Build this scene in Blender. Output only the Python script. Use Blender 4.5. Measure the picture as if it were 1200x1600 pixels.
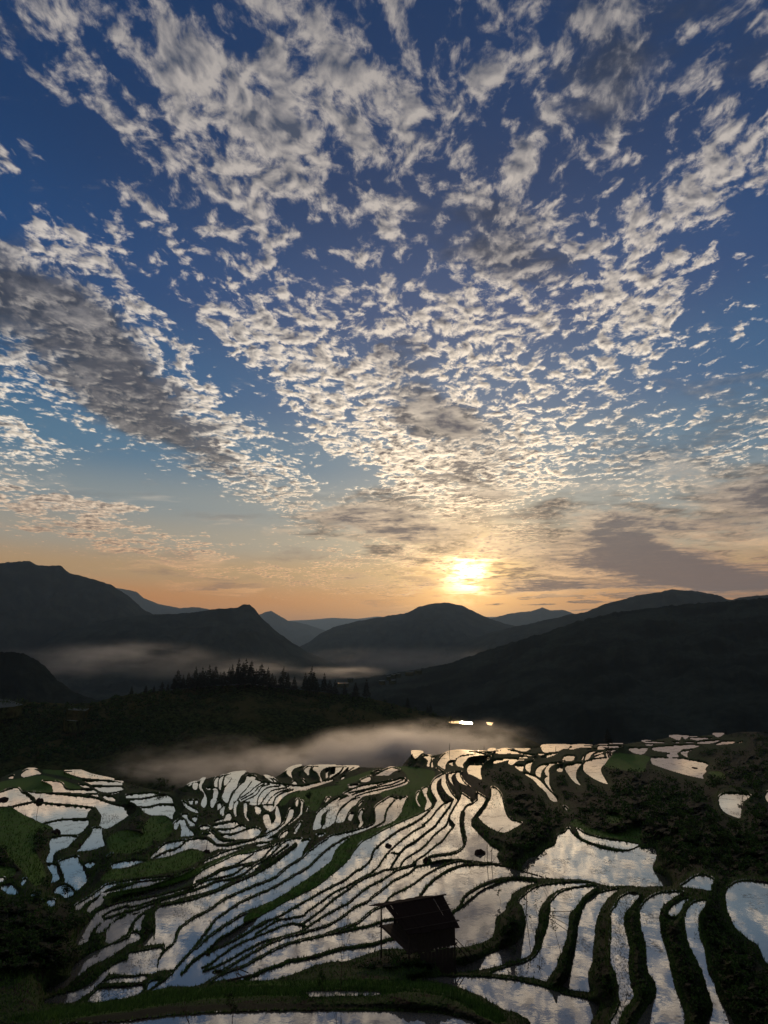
import bpy, bmesh, math, random
import numpy as np
from mathutils import Vector, Matrix

for o in list(bpy.data.objects): bpy.data.objects.remove(o)
scene = bpy.context.scene
COL = scene.collection

# ---------------------------------------------------------------- camera
cam_data = bpy.data.cameras.new("camera")
cam_data.sensor_fit = 'VERTICAL'; cam_data.sensor_height = 36.0; cam_data.lens = 20.0
cam_data.clip_start = 0.1; cam_data.clip_end = 60000
cam = bpy.data.objects.new("camera", cam_data); COL.objects.link(cam)
cam.location = (0, 0, 0); cam.rotation_euler = (math.radians(90 + 13.3), 0, 0)
scene.camera = cam
scene.view_settings.view_transform = 'Standard'; scene.view_settings.look = 'None'
scene.view_settings.exposure = 0.0; scene.view_settings.gamma = 1.0
scene.view_settings.use_curve_mapping = False
scene.cycles.use_denoising = True
scene.cycles.max_bounces = 6; scene.cycles.volume_bounces = 3
scene.cycles.transparent_max_bounces = 16
scene.cycles.volume_step_rate = 2.0; scene.cycles.volume_max_steps = 96
scene.cycles.sample_clamp_indirect = 3.0

# ---------------------------------------------------------------- sun: low, behind the clouds over the middle mountain
SUN_EL, SUN_AZ = math.radians(7.4), math.radians(8.4)          # azimuth clockwise from the view axis
SUN_DIR = Vector((math.sin(SUN_AZ) * math.cos(SUN_EL), math.cos(SUN_AZ) * math.cos(SUN_EL), math.sin(SUN_EL)))
sun_data = bpy.data.lights.new("sun", 'SUN'); sun_data.energy = 0.6; sun_data.angle = math.radians(2.5)
sun_data.color = (1.0, 0.72, 0.45)
sun = bpy.data.objects.new("sun", sun_data); COL.objects.link(sun)
sun.rotation_euler = SUN_DIR.to_track_quat('Z', 'Y').to_euler()
F_PX = 1600 / 36.0 * 20.0
PITCH = math.radians(13.3)
def ray(px, py):
    """world direction (x right, y forward, z up) through a point of the 1200x1600 photograph"""
    cx = (np.asarray(px, float) - 600) / F_PX
    cy = (800 - np.asarray(py, float)) / F_PX
    return cx, math.cos(PITCH) - cy * math.sin(PITCH), math.sin(PITCH) + cy * math.cos(PITCH)
# ---------------------------------------------------------------- sky
world = bpy.data.worlds.new("World"); scene.world = world; world.use_nodes = True
world.cycles.sampling_method = 'MANUAL'; world.cycles.sample_map_resolution = 1024
class Nodes:
    def __init__(s, tree): s.t = tree; s.n = tree.nodes; s.l = tree.links
    def put(s, sock, v):
        if isinstance(v, bpy.types.NodeSocket): s.l.new(v, sock)
        elif v is not None: sock.default_value = v
    def m(s, op, a, b=None, c=None, clamp=False):
        n = s.n.new('ShaderNodeMath'); n.operation = op; n.use_clamp = clamp
        for i, v in enumerate((a, b, c)):
            if v is not None: s.put(n.inputs[i], v)
        return n.outputs[0]
    def v(s, op, a, b=None, scale=None):
        n = s.n.new('ShaderNodeVectorMath'); n.operation = op
        s.put(n.inputs[0], a)
        if b is not None: s.put(n.inputs[1], b)
        if scale is not None: s.put(n.inputs['Scale'], scale)
        return n.outputs['Value'] if op in ('DOT_PRODUCT', 'LENGTH', 'DISTANCE') else n.outputs['Vector']
    def xyz(s, x=0.0, y=0.0, z=0.0):
        n = s.n.new('ShaderNodeCombineXYZ')
        for i, v in enumerate((x, y, z)): s.put(n.inputs[i], v)
        return n.outputs[0]
    def sep(s, v):
        n = s.n.new('ShaderNodeSeparateXYZ'); s.put(n.inputs[0], v); return n.outputs
    def mapping(s, vec, loc=(0, 0, 0), rot=(0, 0, 0), scale=(1, 1, 1), kind='POINT'):
        n = s.n.new('ShaderNodeMapping'); n.vector_type = kind; s.put(n.inputs['Vector'], vec)
        n.inputs['Location'].default_value = loc; n.inputs['Rotation'].default_value = rot; n.inputs['Scale'].default_value = scale
        return n.outputs[0]
    def noise(s, vec, scale, detail=4, rough=0.5, dist=0.0, dims='3D', color=False, w=None):
        n = s.n.new('ShaderNodeTexNoise'); n.noise_dimensions = dims
        s.put(n.inputs['Vector'], vec)
        s.put(n.inputs['Scale'], scale); n.inputs['Detail'].default_value = detail
        n.inputs['Roughness'].default_value = rough; n.inputs['Distortion'].default_value = dist
        return n.outputs['Color' if color else 'Fac']
    def rng(s, v, a, b, c=0.0, d=1.0, smooth=True):
        n = s.n.new('ShaderNodeMapRange'); n.interpolation_type = 'SMOOTHSTEP' if smooth else 'LINEAR'; n.clamp = True
        for i, x in enumerate((v, a, b, c, d)): s.put(n.inputs[i], x)
        return n.outputs[0]
    def mix(s, f, a, b, mode='MIX'):
        n = s.n.new('ShaderNodeMix'); n.data_type = 'RGBA'; n.blend_type = mode; n.clamp_factor = True
        s.put(n.inputs[0], f); s.put(n.inputs[6], a if isinstance(a, bpy.types.NodeSocket) else (*a, 1)[:4]); s.put(n.inputs[7], b if isinstance(b, bpy.types.NodeSocket) else (*b, 1)[:4])
        return n.outputs[2]
    def ramp(s, f, stops, interp='LINEAR'):
        n = s.n.new('ShaderNodeValToRGB'); s.put(n.inputs[0], f); r = n.color_ramp; r.interpolation = interp
        while len(r.elements) < len(stops): r.elements.new(0.5)
        for e, (p, c) in zip(r.elements, stops): e.position = p
        for e, (p, c) in zip(r.elements, stops): e.color = (*c, 1) if len(c) == 3 else c
        return n.outputs[0]
K = Nodes(world.node_tree)
for n in list(K.n): K.n.remove(n)
tc = K.n.new('ShaderNodeTexCoord')
D = K.v('NORMALIZE', tc.outputs['Generated'])
dx, dy, dz = K.sep(D)
zc = K.m('MAXIMUM', dz, 0.0)
yc = K.m('ADD', K.m('ABSOLUTE', dy), 0.02)
uv = K.xyz(K.m('DIVIDE', dx, yc), K.m('DIVIDE', dz, yc), 0.0)      # tangent coordinates of a fixed compass direction
# the cloud deck: a level sheet high above, turned so that its streets run towards the sun
zz = K.m('ADD', zc, 0.045)
deck = K.xyz(K.m('DIVIDE', dx, zz), K.m('DIVIDE', dy, zz), 0.0)
deck = K.mapping(deck, rot=(0, 0, SUN_AZ))

def tan_of(px, py):
    a, b, c = ray(px, py); return np.array([a / b, c / b])
# ragged edges for the cloud fields
wa = K.noise(deck, 1.6, 4, 0.6, color=True)
wa_f = K.sep(wa)[2]
wb = K.v('SCALE', K.v('SUBTRACT', wa, (0.5, 0.5, 0.5)), scale=0.30)
uvw = K.v('ADD', uv, K.v('MULTIPLY', wb, (1.0, 0.8, 0.0)))
uvl = K.v('ADD', uv, K.v('MULTIPLY', wb, (0.35, 0.15, 0.0)))
def field(vec, blobs):
    total = None
    for (px, py, rx, ry, rot, w) in blobs:
        c = tan_of(px, py); r = math.radians(rot)
        a = tan_of(px + rx * math.cos(r), py + rx * math.sin(r)) - tan_of(px - rx * math.cos(r), py - rx * math.sin(r))
        b = tan_of(px - ry * math.sin(r), py + ry * math.cos(r)) - tan_of(px + ry * math.sin(r), py - ry * math.cos(r))
        q = K.mapping(vec, loc=(c[0], c[1], 0), rot=(0, 0, math.atan2(a[1], a[0])), scale=(np.hypot(*a) / 2, np.hypot(*b) / 2, 1), kind='TEXTURE')
        g = K.m('EXPONENT', K.m('MULTIPLY', K.v('DOT_PRODUCT', q, q), -1.0))
        total = K.m('MULTIPLY', g, w) if total is None else K.m('MULTIPLY_ADD', g, w, total)
    return total
CLOUD_COVER = [
    (60, 225, 150, 45, 38, -1.5), (10, 340, 90, 60, 0, -0.7), (400, 610, 190, 30, 48, -0.85), (300, 480, 90, 26, 30, -0.45),
    (520, 735, 80, 34, 10, -0.8), (190, 745, 250, 55, 24, -0.9), (470, 45, 70, 50, 20, -0.2), (700, 60, 50, 70, 20, -0.15),
    (1005, 170, 26, 120, 5, -0.5), (1170, 480, 120, 110, 0, -0.55), (1080, 620, 170, 50, -10, -0.4), (900, 800, 110, 40, 0, -0.5),
    (1150, 330, 70, 50, -40, -0.4), (760, 500, 60, 40, 0, -0.1), (520, 420, 60, 45, 30, -0.3), (330, 330, 40, 30, 0, -0.2),
    (240, 600, 330, 62, 38, 0.75), (380, 190, 220, 120, 10, 0.38), (560, 600, 130, 80, 20, 0.35), (860, 480, 190, 90, -15, 0.22),
    (1060, 320, 230, 42, -42, 0.40), (190, 838, 230, 19, 17, 1.25), (40, 700, 110, 24, 14, 0.95), (30, 775, 120, 14, 18, 1.0),
    (700, 760, 200, 70, 10, 0.75), (370, 500, 62, 17, 33, 0.9), (90, 170, 210, 24, 40, 0.35), (130, 310, 160, 24, 24, 0.4), (530, 135, 40, 40, 0, 0.45),
    (480, 900, 120, 14, 8, 1.0), (820, 860, 110, 18, -8, 0.9), (640, 880, 90, 22, 0, 0.8), (820, 670, 120, 50, 0, 0.1),
]
DARK_CLOUD = [
    (150, 560, 170, 60, 38, 1.2), (290, 665, 150, 42, 36, 0.70), (60, 470, 130, 55, 15, 0.75), (690, 668, 95, 36, 32, 1.4),
    (640, 590, 55, 32, 40, 0.6), (745, 768, 75, 20, 8, 0.8), (610, 824, 130, 36, 10, 1.5), (800, 420, 110, 38, 0, 0.6),
    (770, 350, 95, 40, 0, 0.55), (940, 120, 90, 130, 0, 0.6), (1110, 70, 140, 70, 0, 0.45), (960, 868, 130, 40, 12, 1.5),
    (1100, 905, 200, 30, 3, 1.6), (1170, 775, 90, 34, 0, 1.4), (1060, 815, 110, 20, 5, 0.8), (1000, 710, 130, 50, -10, 0.45),
    (850, 918, 140, 13, 4, 0.9), (570, 905, 130, 12, 4, 0.35), (30, 80, 110, 70, 0, 0.3), (1230, 640, 200, 90, 0, 0.4),
]
cover_f = field(uvw, CLOUD_COVER)
dark_f = field(uvw, DARK_CLOUD)
# altocumulus: fine cells in streets
dw = K.v('ADD', deck, K.v('SCALE', K.v('SUBTRACT', K.noise(deck, 5.0, 3, 0.5, color=True), (0.5, 0.5, 0.5)), scale=0.10))
cells = K.noise(K.mapping(dw, scale=(1.0, 0.78, 1.0)), 19.0, 8, 0.62)
soft_c = K.noise(K.mapping(dw, loc=(3.1, 1.7, 0.0), scale=(1.0, 0.78, 1.0)), 8.5, 5, 0.5)
blend_c = K.rng(K.m('ADD', zc, K.m('MULTIPLY', K.m('SUBTRACT', wa_f, 0.5), 0.7)), 0.42, 0.72)
cells_s = K.noise(K.mapping(K.v('ADD', dw, (0.002, 0.017, 0.0)), scale=(1.0, 0.78, 1.0)), 19.0, 3, 0.5)
streets = K.noise(K.mapping(dw, scale=(3.6, 0.9, 1.0)), 1.1, 4, 0.55)
cells_m = K.m('ADD', K.m('MULTIPLY', cells, K.m('MULTIPLY_ADD', blend_c, -0.34, 1.0)), K.m('MULTIPLY', soft_c, K.m('MULTIPLY', blend_c, 0.34)))
dens = K.m('ADD', K.m('MULTIPLY', K.m('SUBTRACT', cells_m, 0.5), 4.3), K.m('MULTIPLY', K.m('SUBTRACT', streets, 0.5), 1.1))
clumps = K.noise(dw, 4.6, 3, 0.5)
dens = K.m('ADD', dens, K.m('MULTIPLY', K.m('SUBTRACT', clumps, 0.5), 1.0))
dens = K.m('ADD', dens, K.m('MULTIPLY_ADD', cover_f, 0.85, 0.03))
lowfade = K.rng(dz, 0.12, 0.33)                                  # the deck thins into the haze near the skyline
dens = K.m('ADD', dens, K.m('MULTIPLY', K.m('SUBTRACT', lowfade, 1.0), 0.60))
alpha = K.rng(dens, -0.10, 0.50)
thick = K.rng(dens, 0.12, 0.95)
relief = K.m('MULTIPLY', K.m('SUBTRACT', cells, cells_s), 4.2)

# clear sky: deep blue overhead, amber above the mountains
clear = K.ramp(zc, [(0.0, (0.70, 0.190, 0.004)), (0.07, (0.70, 0.240, 0.018)), (0.12, (0.52, 0.310, 0.130)), (0.17, (0.38, 0.335, 0.260)),
                    (0.23, (0.240, 0.285, 0.300)), (0.31, (0.070, 0.175, 0.285)), (0.41, (0.010, 0.096, 0.240)), (0.54, (0.002, 0.052, 0.180)),
                    (0.70, (0.001, 0.032, 0.120)), (1.0, (0.001, 0.022, 0.085))], 'EASE')
nishita = K.n.new('ShaderNodeTexSky'); nishita.sky_type = 'NISHITA'; nishita.sun_disc = False
nishita.sun_elevation = SUN_EL; nishita.sun_rotation = SUN_AZ; nishita.altitude = 900; nishita.dust_density = 1.5
sky_add = K.v('SCALE', nishita.outputs[0], scale=0.004)
clear = K.v('ADD', K.v('SCALE', clear, scale=0.95), sky_add)
# glow round the sun
sd = K.m('ARCCOSINE', K.m('MINIMUM', K.v('DOT_PRODUCT', D, tuple(SUN_DIR)), 1.0))
g_wide = K.m('EXPONENT', K.m('MULTIPLY', sd, -1 / 0.20))
g_mid = K.m('EXPONENT', K.m('MULTIPLY', K.m('POWER', K.m('DIVIDE', sd, 0.088), 2.0), -1.0))
gap_n = K.noise(K.mapping(K.v('ADD', uv, K.v('SCALE', wb, scale=0.10)), loc=(0.31, 0.2, 0), scale=(9.0, 30.0, 1.0)), 1.0, 5, 0.6)
g_core = K.m('MULTIPLY', K.m('EXPONENT', K.m('MULTIPLY', K.m('POWER', K.m('DIVIDE', sd, 0.036), 2.0), -1.0)), K.rng(gap_n, 0.47, 0.60))
clear = K.v('ADD', clear, K.v('SCALE', (0.66, 0.47, 0.22), scale=g_wide))
clear = K.v('ADD', clear, K.v('SCALE', (0.95, 0.50, 0.10), scale=g_mid))
clear = K.v('ADD', clear, K.v('SCALE', (6.0, 4.6, 2.6), scale=g_core))

lit = K.ramp(zc, [(0.0, (0.65, 0.22, 0.06)), (0.10, (0.88, 0.42, 0.15)), (0.18, (0.80, 0.56, 0.37)), (0.27, (1.05, 0.92, 0.75)), (0.42, (0.95, 0.85, 0.73)),
                  (0.60, (0.62, 0.56, 0.51)), (0.80, (0.46, 0.42, 0.39)), (1.0, (0.38, 0.35, 0.33))])
shade = K.ramp(zc, [(0.0, (0.26, 0.13, 0.085)), (0.10, (0.28, 0.16, 0.11)), (0.18, (0.235, 0.175, 0.14)), (0.30, (0.12, 0.112, 0.118)), (0.5, (0.090, 0.096, 0.122)),
                    (0.75, (0.070, 0.086, 0.125)), (1.0, (0.055, 0.070, 0.105))])
warm = K.v('SCALE', (1.15, 0.80, 0.40), scale=K.m('MULTIPLY', g_wide, 1.7))
lit = K.v('ADD', lit, warm)
shade = K.v('ADD', shade, K.v('SCALE', (0.26, 0.15, 0.06), scale=K.m('MULTIPLY', g_wide, 1.0)))
lf = K.m('SUBTRACT', K.m('ADD', 0.80, relief), K.m('MULTIPLY', thick, 0.42))
lf = K.m('SUBTRACT', lf, K.m('MULTIPLY', K.rng(dark_f, 0.15, 0.95), 0.75), None, True)
cloud = K.mix(lf, shade, lit)
# soft veil of the grey masses
soft_n = K.noise(K.mapping(deck, scale=(1.0, 1.6, 1.0)), 4.0, 5, 0.6)
veil = K.m('MULTIPLY', K.rng(K.m('ADD', dark_f, K.m('MULTIPLY', K.m('SUBTRACT', soft_n, 0.5), 1.5)), 0.15, 0.95), 0.86)
col = K.mix(K.m('MULTIPLY', alpha, 0.93), clear, cloud)
veil_c = K.mix(K.rng(K.m('ADD', K.m('MULTIPLY', soft_n, 0.5), K.m('MULTIPLY', cells, 0.6)), 0.50, 0.72), K.v('SCALE', shade, scale=0.50), K.mix(0.30, shade, lit))
under = K.mix(veil, clear, veil_c)
a_cl = K.m('MULTIPLY', alpha, K.m('MULTIPLY', K.m('MULTIPLY_ADD', veil, -0.55, 0.97), K.rng(zc, 1.3, 0.3, 0.72, 1.0, False)))
col = K.mix(a_cl, under, cloud)
# streaks of low stratus above the skyline
st = K.noise(K.mapping(uvl, scale=(3.0, 17.0, 1.0)), 1.5, 6, 0.6)
st_band = K.m('MULTIPLY', K.rng(dz, 0.015, 0.07), K.rng(dz, 0.30, 0.14))
st_a = K.m('MULTIPLY', K.rng(st, 0.50, 0.66), K.m('MULTIPLY', st_band, 0.62))
st_c = K.mix(K.rng(K.noise(K.mapping(uvl, loc=(3, 1, 0), scale=(2.0, 30.0, 1.0)), 1.5, 4, 0.6), 0.42, 0.62), shade, lit)
col = K.mix(st_a, col, st_c)
# smooth cloud banks low in the sky, grey with lit rims
bn = K.noise(K.mapping(uvl, loc=(7, 3, 0), scale=(1.0, 3.2, 1.0)), 6.0, 7, 0.62)
bf = K.m('ADD', field(uvl, [(1000, 885, 190, 40, 5, 1.15), (1150, 908, 130, 20, 0, 0.9), (960, 846, 95, 32, 25, 0.85), (1185, 782, 110, 36, 5, 1.15), (1075, 822, 110, 15, 3, 0.9),
    (1010, 730, 120, 30, -14, 0.50), (612, 826, 125, 30, 9, 0.95), (870, 919, 120, 9, 2, 0.9), (560, 908, 110, 9, 4, 0.55), (692, 664, 88, 30, 30, 0.88), (745, 770, 80, 15, 8, 0.55), (160, 560, 150, 34, 38, 0.35)]),
    K.m('ADD', K.m('MULTIPLY', K.m('SUBTRACT', bn, 0.5), 1.7), K.m('MULTIPLY', K.m('SUBTRACT', cells, 0.5), 1.1)))
bank_c = K.mix(K.m('MULTIPLY', K.rng(K.m('SUBTRACT', bf, K.m('MULTIPLY', K.m('SUBTRACT', soft_n, 0.5), 1.6)), 1.15, 0.40), 0.55), K.v('MULTIPLY', shade, (0.66, 0.74, 0.90)), lit)
col = K.mix(K.m('MULTIPLY', K.rng(bf, 0.18, 0.92), 0.90), col, bank_c)
# below the skyline the air is a dim brown haze
col = K.mix(K.rng(dz, 0.0, -0.06), col, (0.10, 0.075, 0.06))
bg = K.n.new('ShaderNodeBackground'); K.put(bg.inputs[0], col); bg.inputs[1].default_value = 1.0
wo = K.n.new('ShaderNodeOutputWorld'); K.l.new(bg.outputs[0], wo.inputs[0])
CROPS = dict(A=(0,1180),B=(200,1180),C=(400,1180),D=(600,1150),E=(800,1130),F=(1000,1130),
    G=(0,1320),H=(200,1320),I=(400,1320),J=(600,1290),K=(800,1270),L=(1000,1270),
    M=(0,1450),N=(200,1450),O=(400,1450),P=(600,1450),Q=(800,1400),R=(1000,1400))
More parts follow.
